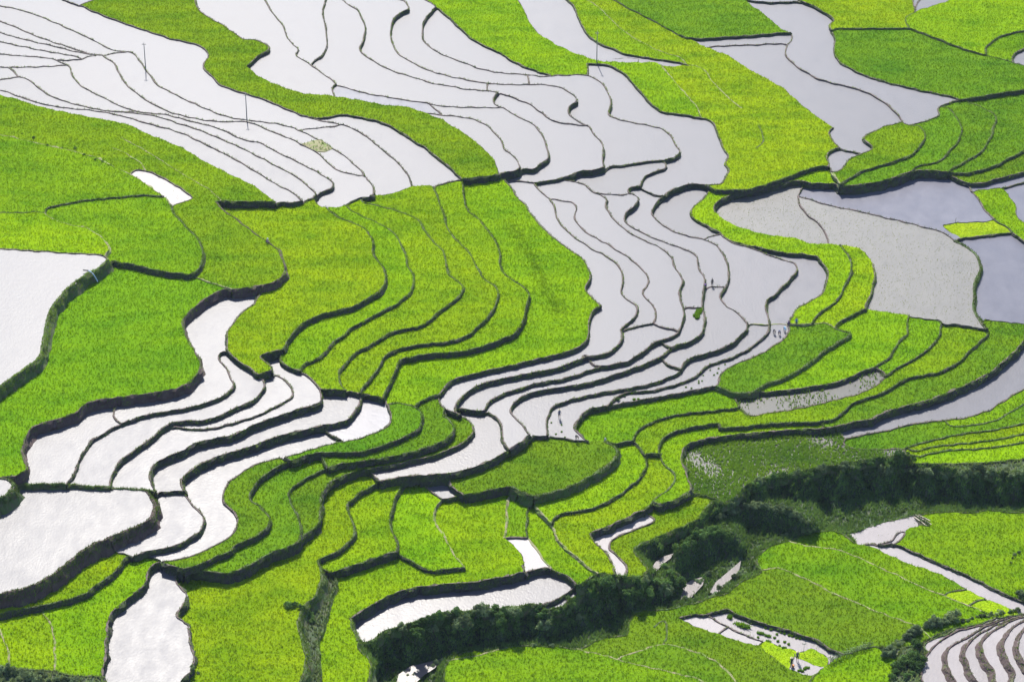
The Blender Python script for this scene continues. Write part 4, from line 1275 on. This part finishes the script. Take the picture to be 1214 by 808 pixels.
def along(pts,step,jit=.3):
    out=[]
    d=0.0
    for a,b in zip(pts,pts[1:]):
        L=math.dist(a,b)
        while d<L:
            t=d/L;out.append((a[0]+(b[0]-a[0])*t+rnd.gauss(0,jit*step*.5),a[1]+(b[1]-a[1])*t+rnd.gauss(0,jit*step*.35)))
            d+=step*rnd.uniform(.75,1.25)
        d-=L
    return out
def row(tile,s,step,r,label,group,grey=False,dv=0.0):
    for u,v in along(px(tile,s),step):
        shrub(u,v+dv,r*rnd.choice((.6,.75,.9,1.0,1.2,1.5)),label,group,grey or rnd.random()<.25)
row('d3','720,575 800,505 850,470 950,450 1050,436 1130,418 1212,410',7,.75,'small leafy shrub on the gully rim under the weedy half-grown paddy','shrubs on the gully rim under the weedy paddy')
row('d4','120,440 300,410 460,385 580,365',8,.8,'small leafy shrub on the gully rim under the weedy half-grown paddy','shrubs on the gully rim under the weedy paddy')
row('d4','610,345 660,340 680,370',6,.95,'bushy shrub at the left end of the thin lime strips','shrubs at the end of the thin lime strips')
row('d4','470,420 600,425 680,420 760,430 850,440 950,435 1060,432 1150,435 1230,430',9,1.05,'grey-green shrub on the gully wall under the bright yellow-green strip','shrubs on the gully wall below the yellow strip',True)
row('d3','660,640 720,615 800,590 860,585 930,600 1000,625 1090,665',6,.85,'shrub on the crest of the ridge that juts into the gully','shrubs on the jutting gully ridge',True)  # paler grey leaf colour stands in for sunlight on the crest
row('d3','470,800 560,735 620,705 690,735 720,780',7,1.0,'big rounded shrub above the stream bend','shrubs above the stream bend')
row('e3','385,260 430,285 465,330 470,380',7,.95,'shrub beside the small muddy pool in the gully','shrubs beside the gully pool')
row('e3','555,345 600,300 630,310',9,.8,'low shrub between the gully pool and the stream','shrubs between the pool and the stream')
row('e3','10,365 70,322 130,345 210,328 290,325 350,330 420,345 460,360',8,1.1,'dark tall shrub in the row under the lime terraces','tall shrubs along the gully under the lime terraces')
row('e3','0,430 60,400 150,395 240,385 330,385 420,395',8,1.05,'dark shrub in the lower row on the gully wall','shrubs in the lower row on the gully wall')
row('e2','70,560 150,535 230,512 330,492 450,482 560,475 650,478 740,490 820,475 890,430',7,.95,'shrub hanging over the gully below the long silvery brown paddy','shrubs hanging below the long silvery paddy')
row('e2','100,600 200,565 320,545 460,535 600,535 740,545 850,535 960,500',8,1.05,'dark shrub halfway down the bank under the long silvery paddy','shrubs halfway down the bank')
row('e1','800,625 860,660 920,700 980,735 1030,790',8,.85,'scrubby bush beside the narrow stream at the bottom edge','bushes beside the stream at the bottom edge')
row('e2','120,790 200,745 260,715',7,.7,'pale scrubby bush on the far side of the narrow stream','pale bushes beyond the narrow stream',True)
row('e3','340,452 420,445 500,428 560,412 620,395',6,.55,'small bush along the stream edge of the dark green field','small bushes along the stream edge of the field',True)
row('e3','660,372 700,340 760,300 820,262',6,.7,'grey-green bush between the stream and the field corner','bushes between the stream and the field corner',True)
row('e3','880,150 930,130 1000,108 1060,98 1130,80',6,.6,'small grey bush along the far edge of the sloping field','small grey bushes along the sloping field',True)
row('e2','580,640 640,628 720,630 800,632',8,.5,'low bush on the rim of the rounded bottom field','low bushes on the rim of the bottom field',True)
row('e4','560,690 600,640 650,600 710,565 770,545 830,525 880,512',7,1.0,'blue-grey bush in the hedge above the brown terraces','bushes in the hedge above the brown terraces',True)
row('e4','585,790 610,745 660,700 690,650 700,620',8,1.25,'dark leafy bush on the scrub slope left of the brown terraces','bushes on the slope left of the brown terraces')
row('e4','640,790 690,770 700,720',8,1.1,'dark leafy bush on the scrub slope left of the brown terraces','bushes on the slope left of the brown terraces')
row('e4','920,520 990,500 1060,492 1130,478 1190,468',5,.45,'pale grassy bush in the strip at the end of the white canal','pale bushes at the end of the canal',True)
row('e4','1195,395 1212,415',5,.8,'grey bush at the end of the straight white canal on the frame edge','bushes at the canal end')
row('e4','1150,240 1165,205 1200,188',5,.4,'pale trailing weed on the green field by the right edge','trailing weeds on the right field',True)
row('e0','0,760 80,770 170,775 240,785',7,.75,'scrubby bush on the bank at the bottom left corner','bushes on the bottom left bank',True)
row('e0','20,800 120,800 220,805 330,800 430,800',9,.7,'scrubby bush on the bank at the bottom left corner','bushes on the bottom left bank',True)
row('b0','100,45 260,84 300,97 335,105 560,190',16,.38,'dark weed clump on the footpath across the upper left green','weed clumps on the footpath')
row('d3','130,120 160,85 200,50',8,.5,'weedy clump on the rim of the rounded green shelf','weedy clumps on rims')
row('e1','455,445 495,440 530,480 570,500 545,560',9,.85,'dark shrub on the narrow grassy bank between two lime fields','shrubs on the narrow grassy bank')
row('e0','920,745 955,775 965,800',8,.55,'weedy bush at the foot of the wavy double bund','weedy bushes by the wavy bund',True)

# leafy row plants
def plant_mesh(seed):
    r=random.Random(seed);m=MB()
    m.tube([(0,0,0),(.01,.0,.55),(.03,.01,1.0)],[.025,.02,.008],5,1)
    for k in range(8):
        a=k*2.4+r.uniform(-.3,.3);z=.15+k*.1;L=r.uniform(.38,.6)
        ca,sa=math.cos(a),math.sin(a);w=.05
        P=[(0,0,z),(ca*L*.45,sa*L*.45,z+.26),(ca*L*.85,sa*L*.85,z+.2),(ca*L,sa*L,z+.02)]
        vs=[]
        for (x,y,zz),ww in zip(P,(.015,w,w*.8,.005)): vs+=[(x-sa*ww,y+ca*ww,zz),(x+sa*ww,y-ca*ww,zz)]
        m.add(vs,[(0,1,3,2),(2,3,5,4),(4,5,7,6)])
    return m
PL=[]
for k in range(3):
    m=plant_mesh(k)
    nq=len(m.q)
    o=m.build('leaves',[M_SHRUBG,M_STEM]);PL.append(o.data);bpy.data.objects.remove(o)
for u,v in along(px('e4','285,718 345,690 400,665 450,650 485,640'),2.3,.2):
    t=bpy.data.objects.new('leafy_plant',rnd.choice(PL));link(t);t.location=at(u,v);t.rotation_euler=(0,0,rnd.uniform(0,6.28));s=rnd.uniform(.8,1.15);t.scale=(s,s,s)
    tag(t,'tall leafy crop plant in the single row behind the lime sloping plot','crop plant','row of tall leafy plants','thing')

# seedling bundles
def bundle_mesh(seed,n=70,rad=.2,h=.36):
    r=np.random.default_rng(seed);a=r.uniform(0,6.28,n);q=np.sqrt(r.random(n))*rad
    P=np.stack([np.cos(a)*q,np.sin(a)*q,np.zeros(n)],1)
    global rng
    o=rng;rng=r;co,f=tufts(P,1,h*.7,h,.03,.12,2);rng=o
    return co,f
BU=[]
for k in range(3):
    co,f=bundle_mesh(k);o=mesh_np('seedling_bundle',co,f,M_RICE);BU.append(o.data);bpy.data.objects.remove(o)
def bundle(u,v,s,label,group,elong=1.0,rz=0):
    t=bpy.data.objects.new('seedling_bundle',rnd.choice(BU));link(t);t.location=at(u,v);t.scale=(s*elong,s,s);t.rotation_euler=(0,0,rz)
    t.color=(.085,.19,.015,1);tag(t,label,'seedling bundle',group,'thing');return t
def zz(x0,y0,k,pts): return [(x0+a/k,y0+b/k) for a,b in pts]
bundle(*zz(860,725,12.14,[(60,85)])[0],1.9,'big round seedling clump at the upper end of the nursery pond','seedling clumps in the nursery pond')
bundle(*zz(860,725,12.14,[(240,205)])[0],2.0,'longest seedling clump in the nursery pond','seedling clumps in the nursery pond',3.0,-.5)
bundle(*zz(860,725,12.14,[(500,310)])[0],1.3,'long seedling clump beside the middle of the grassy nursery bund','seedling clumps in the nursery pond',2.0,-.5)
bundle(*zz(860,725,12.14,[(610,350)])[0],1.2,'oblong seedling clump in the middle of the nursery pond','seedling clumps in the nursery pond',1.8,-.5)
for p in zz(860,725,12.14,[(580,235),(655,260),(470,368),(600,425),(635,432),(705,375),(755,425),(850,435),(910,468),(780,492),(830,520),(740,325),(795,300),(845,318),(915,340),(962,352),(1020,380),(1072,388),(865,518)]):
    bundle(*p,rnd.uniform(.8,1.1),'small tied seedling clump standing in the nursery pond','small clumps in the nursery pond')
for p in zz(915,745,13.47,[(425,672),(460,668),(490,680),(525,640),(545,620),(580,625)]):
    bundle(*p,rnd.uniform(.8,1.1),'pulled seedling bundle on the small pool in front of the two workers','bundles in front of two workers')
for p in zz(800,430,15.17,[(900,32),(785,105),(635,135),(765,188),(705,222),(510,230),(430,330),(488,328),(428,366),(200,440),(298,462)]):
    bundle(*p,rnd.uniform(.55,.75),'dropped seedling bundle on the mauve-white step below the bending row','dropped bundles on the lowest step')
for p in zz(640,475,16.17,[(217,420),(413,465),(305,640),(415,595),(480,700)]):
    bundle(*p,rnd.uniform(.6,.8),'seedling bundle on the pale step near the standing worker','bundles near the standing worker')
for p in zz(730,450,20.2,[(433,480),(535,480),(372,335)]):
    bundle(*p,1.15,'upright seedling bundle against the dark step wall','bundles against the dark step wall')
for p in zz(815,320,13.47,[(165,660),(185,690),(145,700),(120,735),(165,740),(205,655),(150,770)]):
    bundle(*p,1.7,'bundle in the green pile of seedlings on the small white paddy','green pile of seedlings')

# weedy islet
isl=px('a1','630,690 660,682 690,672 735,668 760,690 795,712 750,732 700,730 665,712')
zi=ground_at(374,176);P=np.array([unproj(u,v,zi) for u,v in isl]);c=P.mean(0)
top=P.copy();top[:,2]+=.12;top[:,:2]=c[:2]+(top[:,:2]-c[:2])*.9
co=np.concatenate([P-[0,0,.1],top,[c+[0,0,.25]]])-c;k=len(P)
q=[(i,(i+1)%k,k+(i+1)%k,k+i) for i in range(k)];t3=[(k+i,k+(i+1)%k,2*k) for i in range(k)]
gp=scatter(np.array([[co[a] for a in f] for f in t3]),2.2);gc,gf=tufts(gp,1,.15,.5,.06,.2,3)
o=mesh_np('weedy_islet',np.concatenate([co,gc]),[np.array(q),np.concatenate([np.array(t3),gf+len(co)])],[M_PATH,M_GRASS],fm=[0]*(k*2)+[1]*len(gf))
o.location=c;tag(o,'bare weedy islet in a narrow white paddy','islet')

# ------------------------------------------------------------------ poles, posts, pipe, planks
def pole(u,v,vtop,label,r=.12,arm=.8,group='poles standing in the flooded paddies'):
    p=at(u,v);loc=math.atan2(1,1)
    yu=-(v-H0/2)/FPX;ang=PITCH-math.atan(yu)
    h=(v-vtop)*mpp(v,p.z)/math.cos(ang)
    t=empty('utility_pole',p);tag(t,label,'pole',group,'thing')
    m=MB();m.tube([(0,0,-.6),(0,0,h)],[r,r*.6],8);m.build('shaft',M_POLE,t)
    m=MB();m.box((0,0,h*.93),(arm,.09,.09));xa=m.build('crossarm',M_POLE,t)
    for sx in (-.42,.42):
        m=MB();m.tube([(sx*arm,0,h*.93+.05),(sx*arm,0,h*.93+.22)],[.04,.06],6);m.build('insulator',M_POLE,xa)
pole(172.8,83,51,'thin grey pole in the longest silver paddy at the upper left')
pole(292.8,144,111,'thin grey pole where two bunds of the upper left stairs meet')
pole(707.5,74,37.5,'thin grey pole at the foot of the brilliant white pool')
pole(952.8,773,762.2,'slender post with a cross bar in the nursery pond',.045,.55)
t=empty('marker_post',at(1132.7,264));tag(t,'short dark stake at the back edge of the lime seedling bed','stake')
m=MB();m.tube([(0,0,-.3),(.03,0,1.1)],[.06,.045],7);m.build('shaft',M_WOOD,t)
t=empty('marker_stone',at(717.4,522.5));tag(t,'pale upright stone on the bund above the dark green mound','stone')
m=MB();m.tube([(0,0,-.2),(.02,0,.35),(0,.02,.62)],[.24,.20,.08],7);m.build('block',make_plain('pale_stone',(.42,.42,.45),.8,.2,4),t)
# pale blue hose over the tall grassy bank
P=[]
a=at(104.5,323.5,.35);b=at(116,335.5,.15)
for i in range(9):
    s=i/8;q=a.lerp(b,s);q.z=a.z+(b.z-a.z)*(s**2.2)+.12;P.append(q)
t=empty('water_pipe',a);tag(t,'pale blue pipe running down the tall grassy bank of the left pond','pipe')
m=MB();m.tube([q-a for q in P],.10,8);m.build('tube',make_plain('blue_plastic',(.42,.50,.68),.4,.08,2),t)
m=MB();m.tube([P[0]-a+Vector((-.9,.2,.02)),P[0]-a+Vector((.1,0,.02))],.13,8);m.build('inlet',make_plain('black_plastic',(.03,.03,.035),.5),t)
for (p0,p1) in ((px('e4','692,18')[0],px('e4','768,56')[0]),(px('e4','684,26')[0],px('e4','745,62')[0]),(px('e4','706,14')[0],px('e4','762,42')[0])):
    a=at(*p0,.15);b=at(*p1,.15);c=(a+b)/2
    m=MB();d=(b-a);m.box((0,0,0),(d.length,.16,.07),0)
    o=m.build('plank',M_WOOD);o.location=c+Vector((0,0,.1));o.rotation_euler=(0,0,math.atan2(d.y,d.x));tag(o,'weathered wooden plank lying at the gully edge by the muddy patch','plank','planks at the gully edge')

# ------------------------------------------------------------------ people
SKIN=make_plain('skin',(.42,.27,.19),.6,.08)
CL={k:make_plain('cloth_'+k,c,.9,.2) for k,c in dict(black=(.02,.02,.025),navy=(.03,.04,.10),blue=(.07,.12,.42),purple=(.16,.07,.24),teal=(.10,.26,.38),brown=(.10,.07,.05),orange=(.40,.16,.05),grey=(.16,.16,.18)).items()}
STRAW=make_plain('straw',(.45,.38,.24),.9,.15); PALEHAT=make_plain('pale_hat',(.45,.55,.72),.8,.1); HAIR=make_plain('black_hair',(.012,.011,.011),.6,.2)
def person(pose):
    """joints -> (pos, radius, zone); zone 0 top 1 trousers 2 skin"""
    J={};E=[]
    def j(n,p,r,z,par=None):
        J[n]=(Vector(p),r,z)
        if par: E.append((par,n))
    if pose=='stand':
        hip=.84;lean=.04
        j('pel',(0,0,hip),.135,1);j('waist',(0,-.01,hip+.16),.12,0,'pel');j('chest',(0,-.01,hip+.36),.145,0,'waist');j('neckb',(0,0,hip+.50),.07,0,'chest');j('neck',(0,-.01,hip+.57),.05,2,'neckb')
        j('head',(0,-.03,hip+.68),.088,2,'neck');j('crown',(0,-.025,hip+.77),.075,2,'head')
        kn=[(.10,-.02,.46),(-.10,.03,.46)];an=[(.11,.0,.08),(-.12,.06,.08)]
        sh=hip+.46;el=[(.24,.02,hip+.20),(-.24,-.03,hip+.20)];wr=[(.27,-.10,hip-.02),(-.26,-.14,hip+.02)];hd=(0,-1,-.9)
    elif pose=='bend':
        hip=.78
        j('pel',(0,.12,hip),.14,1);j('waist',(0,-.04,hip+.06),.125,0,'pel');j('chest',(0,-.26,hip+.03),.145,0,'waist');j('neckb',(0,-.40,hip+.0),.07,0,'chest');j('neck',(0,-.46,hip-.01),.05,2,'neckb')
        j('head',(0,-.56,hip-.03),.088,2,'neck');j('crown',(0,-.64,hip-.04),.074,2,'head')
        kn=[(.12,.02,.42),(-.12,.06,.42)];an=[(.13,.10,.06),(-.13,.14,.06)]
        sh=hip+.0;el=[(.22,-.36,hip-.30),(-.22,-.38,hip-.28)];wr=[(.12,-.46,hip-.53),(-.10,-.48,hip-.52)];hd=(0,-.3,-1)
    else: # crouch
        hip=.30
        j('pel',(0,.10,hip),.145,1);j('waist',(0,.06,hip+.15),.13,0,'pel');j('chest',(0,-.04,hip+.33),.145,0,'waist');j('neckb',(0,-.09,hip+.46),.07,0,'chest');j('neck',(0,-.11,hip+.52),.05,2,'neckb')
        j('head',(0,-.15,hip+.62),.088,2,'neck');j('crown',(0,-.16,hip+.71),.075,2,'head')
        kn=[(.15,-.30,.46),(-.15,-.28,.46)];an=[(.13,-.06,.06),(-.13,-.04,.06)]
        sh=hip+.42;el=[(.26,-.22,hip+.18),(-.26,-.22,hip+.18)];wr=[(.12,-.44,hip+.16),(-.12,-.44,hip+.14)];hd=(0,-1,-.5)
    for s,(k,a,e,w) in enumerate(zip(kn,an,el,wr)):
        sx=1 if s==0 else -1;S_='lr'[s]
        pp=J['pel'][0];cc=J['neckb'][0]
        j('hip'+S_,(sx*.095,pp.y,pp.z-.03),.10,1,'pel');j('kn'+S_,k,.066,1,'hip'+S_);j('an'+S_,a,.042,2,'kn'+S_);j('toe'+S_,(a[0]*1.1,a[1]-.17,.035),.034,2,'an'+S_)
        if pose=='bend': shp=(sx*.17,cc.y+.06,cc.z+.0)
        else: shp=(sx*.17,cc.y,cc.z-.05)
        j('sh'+S_,shp,.062,0,'neckb');j('el'+S_,e,.045,0,'sh'+S_);j('wr'+S_,w,.030,0,'el'+S_)
        d=Vector(hd).normalized();wv=Vector(w);side=Vector((1,0,0))
        j('pa'+S_,wv+d*.06,.032,2,'wr'+S_)
        for f in range(4):
            o=side*(f-1.5)*.024;L=(.075,.088,.082,.062)[f]
            j(f'f{f}a'+S_,wv+d*.10+o,.011,2,'pa'+S_);j(f'f{f}b'+S_,wv+d*(.10+L*.8)+o*1.1+Vector((0,.02,-.01)),.009,2,f'f{f}a'+S_)
        j('th'+S_,wv+d*.06-side*sx*.055,.011,2,'pa'+S_)
    names=list(J);ixn={k:i for i,k in enumerate(names)}
    me=bpy.data.meshes.new('body');me.from_pydata([J[k][0] for k in names],[(ixn[a],ixn[b]) for a,b in E],[])
    o=bpy.data.objects.new('tmp',me);COL.objects.link(o)
    sk=o.modifiers.new('s','SKIN');sk.use_smooth_shade=True
    for i,k in enumerate(names):
        o.data.skin_vertices[0].data[i].radius=(J[k][1],J[k][1]); o.data.skin_vertices[0].data[i].use_root=(k=='pel')
    sb=o.modifiers.new('b','SUBSURF');sb.levels=1;sb.render_levels=1
    dg=bpy.context.evaluated_depsgraph_get();dg.update()
    new=bpy.data.meshes.new_from_object(o.evaluated_get(dg));bpy.data.objects.remove(o)
    # zones by nearest bone
    segs=[(J[a][0],J[b][0],J[b][2]) for a,b in E]
    z=[]
    for p in new.polygons:
        c=p.center;best=(9,0)
        for a,b,zn in segs:
            ab=b-a;t=max(0,min(1,(c-a).dot(ab)/max(ab.length_squared,1e-6)));dd=(c-(a+ab*t)).length
            if dd<best[0]: best=(dd,zn)
        z.append(best[1])
    return new,z,J['head'][0],J['crown'][0]
POSE={k:person(k) for k in ('stand','bend','crouch')}
def add_person(u,v,pose,top,leg,hat,label,rz=0.0,sc=1.0,tool=None):
    me,z,hd,cr=POSE[pose];me=me.copy();me.materials.clear()
    for m in (CL[top],CL[leg],SKIN): me.materials.append(m)
    me.polygons.foreach_set('material_index',z)
    o=bpy.data.objects.new('person',me);link(o);o.location=at(u,v);o.rotation_euler=(0,0,rz);o.scale=(sc,sc,sc)
    tag(o,label,'person','farm workers in the paddies','thing')
    up=(cr-hd).normalized();c=cr
    if hat in ('cone','pale'):
        m=MB();n=18;R=.24 if hat=='cone' else .17;hh=.17 if hat=='cone' else .12
        rot=up.to_track_quat('Z','Y')
        vs=[rot@Vector((R*math.cos(6.2832*k/n),R*math.sin(6.2832*k/n),-.02))+c for k in range(n)]+[rot@Vector((R*.45*math.cos(6.2832*k/n),R*.45*math.sin(6.2832*k/n),hh*.6))+c for k in range(n)]+[rot@Vector((0,0,hh))+c]
        m.add(vs,[(k,(k+1)%n,n+(k+1)%n,n+k) for k in range(n)],[(n+k,n+(k+1)%n,2*n) for k in range(n)])
        m.build('hat',STRAW if hat=='cone' else PALEHAT,o)
    else:
        m=MB();m.tube([hd+Vector((0,.03,.0))+up*.0,c+Vector((0,.012,0)),c+up*.07],[.085,.098,.04],10);m.build('hair',HAIR,o)
    f=(Vector((0,-1,0)) if pose!='bend' else Vector((0,-.35,-1))).normalized()
    m=MB()
    m.tube([hd+f*.085+up*.02,hd+f*.108-up*.005],[.012,.016],6)
    m.build('nose',SKIN,o)
    m=MB()
    for sx in (-.034,.034): m.tube([hd+f*.078+up*.035+Vector((sx,0,0)),hd+f*.088+up*.035+Vector((sx,0,0))],[.012,.01],6)
    m.build('eyes',HAIR,o)
    if tool:
        t=empty('carrying_pole' if tool=='carry' else 'hoe',o.location+Vector((0,0,0)));t.rotation_euler=(0,0,rz)
        tag(t,'wooden hoe held out by the dark worker on the small white paddy','hoe')
        m=MB();m.tube([(.22,-.25,.80),(1.3,-.45,.42)],[.022,.018],6);m.build('handle',M_WOOD,t)
        m=MB();m.box((1.34,-.46,.33),(.05,.16,.24));m.build('blade',CL['grey'],t)
    return o
add_person(836.3,341.5,'bend','purple','black',None,'person in purple bending on the bund left of the small white paddy',-.6)
add_person(844.2,339.6,'stand','black','black',None,'person in black standing by the straight cross bund with a hoe',.2,1.05,'hoe')
add_person(917.6,395.5,'bend','black','navy',None,'leftmost of the three people bending in a row below the straight bund',.1)
add_person(923.9,396.5,'bend','navy','brown',None,'middle one of the three people bending in a row below the straight bund',-.1)
add_person(930.0,392.5,'bend','teal','black','pale','bending person with a pale blue hat at the end of the row',.15)
add_person(934.6,385.5,'crouch','purple','black',None,'person crouching at the corner of the straight bund',.6)
add_person(944.0,386.0,'stand','blue','navy',None,'person in bright blue standing on the green bund at the end of the row',-.3)
add_person(663.1,495.5,'stand','navy','black','cone','person in dark clothes and straw hat standing in the pale step',.3,1.05)
add_person(683.4,521.0,'bend','black','black',None,'person in black bending at the tip of the green mound by the pale step',.5)
add_person(945.2,783.0,'stand','navy','black','cone','person in dark blue standing between two lime seedling beds',.1,1.05)
add_person(938.0,789.5,'stand','black','black','cone','person in black standing at the lower end of the seedling bed',-.3)
t=empty('basket',at(939.8,789.3)+Vector((0,-.25,0)));tag(t,'orange basket beside the person in black at the seedling bed','basket')
m=MB();m.tube([(0,0,0),(0,0,.3),(0,0,.42)],[.17,.24,.22],12);m.build('body',CL['orange'],t)
m=MB();m.tube([(-.22,0,.4),(-.15,0,.62),(0,0,.70),(.15,0,.62),(.22,0,.4)],.018,6);m.build('handle',M_WOOD,t)
add_person(316.6,288.2,'crouch','purple','purple','pale','person in purple with a pale hat crouching on the edge of the tongue terrace',1.2)
for c in (POSE): pass

# ------------------------------------------------------------------ light, sky, camera
SUN_EL=math.radians(44.0); SUN_AZ=math.radians(-8.0)   # azimuth from +Y (view direction), clockwise positive
wd=bpy.data.worlds.new('World'); scene.world=wd; wd.use_nodes=True
nt=wd.node_tree; bg=nt.nodes['Background']
sky=nt.nodes.new('ShaderNodeTexSky'); sky.sky_type='NISHITA'; sky.sun_disc=False
sky.sun_elevation=SUN_EL; sky.sun_rotation=SUN_AZ; sky.dust_density=1.3; sky.air_density=1.0; sky.altitude=900
nt.links.new(sky.outputs[0],bg.inputs['Color']); bg.inputs['Strength'].default_value=.12
L=bpy.data.lights.new('sun','SUN'); L.energy=5.0; L.angle=math.radians(.5); L.color=(1.0,.95,.86)
so=bpy.data.objects.new('sun',L); COL.objects.link(so)
d=Vector((math.sin(SUN_AZ)*math.cos(SUN_EL),math.cos(SUN_AZ)*math.cos(SUN_EL),math.sin(SUN_EL)))
so.rotation_euler=d.to_track_quat('Z','Y').to_euler(); so.location=(0,300,200)
# valley air
hz,nt2,out2=mat('valley_air')
pv=nt2.nodes.new('ShaderNodeVolumePrincipled'); pv.inputs['Color'].default_value=(.62,.72,1.0,1); pv.inputs['Density'].default_value=HAZE
nt2.links.new(pv.outputs[0],out2.inputs['Volume'])
zb=float(gz.min())-1.0
m=MB(); m.box((0,750,(zb+CAM_H+6)/2),(5100,4600,CAM_H+6-zb)); o=m.build('haze',hz); tag(o,kind='stuff')
cam=bpy.data.cameras.new('camera'); co_=bpy.data.objects.new('camera',cam); COL.objects.link(co_)
co_.location=(0,0,CAM_H); co_.rotation_euler=(math.pi/2-PITCH,0,0)
cam.sensor_fit='HORIZONTAL'; cam.angle=HFOV; cam.clip_start=1; cam.clip_end=9000
scene.camera=co_
vs=scene.view_settings; vs.view_transform='Standard'; vs.look='None'; vs.exposure=EXPOSURE; vs.gamma=1; vs.use_curve_mapping=False
scene.cycles.max_bounces=6; scene.cycles.transparent_max_bounces=4; scene.cycles.caustics_reflective=False; scene.cycles.caustics_refractive=False
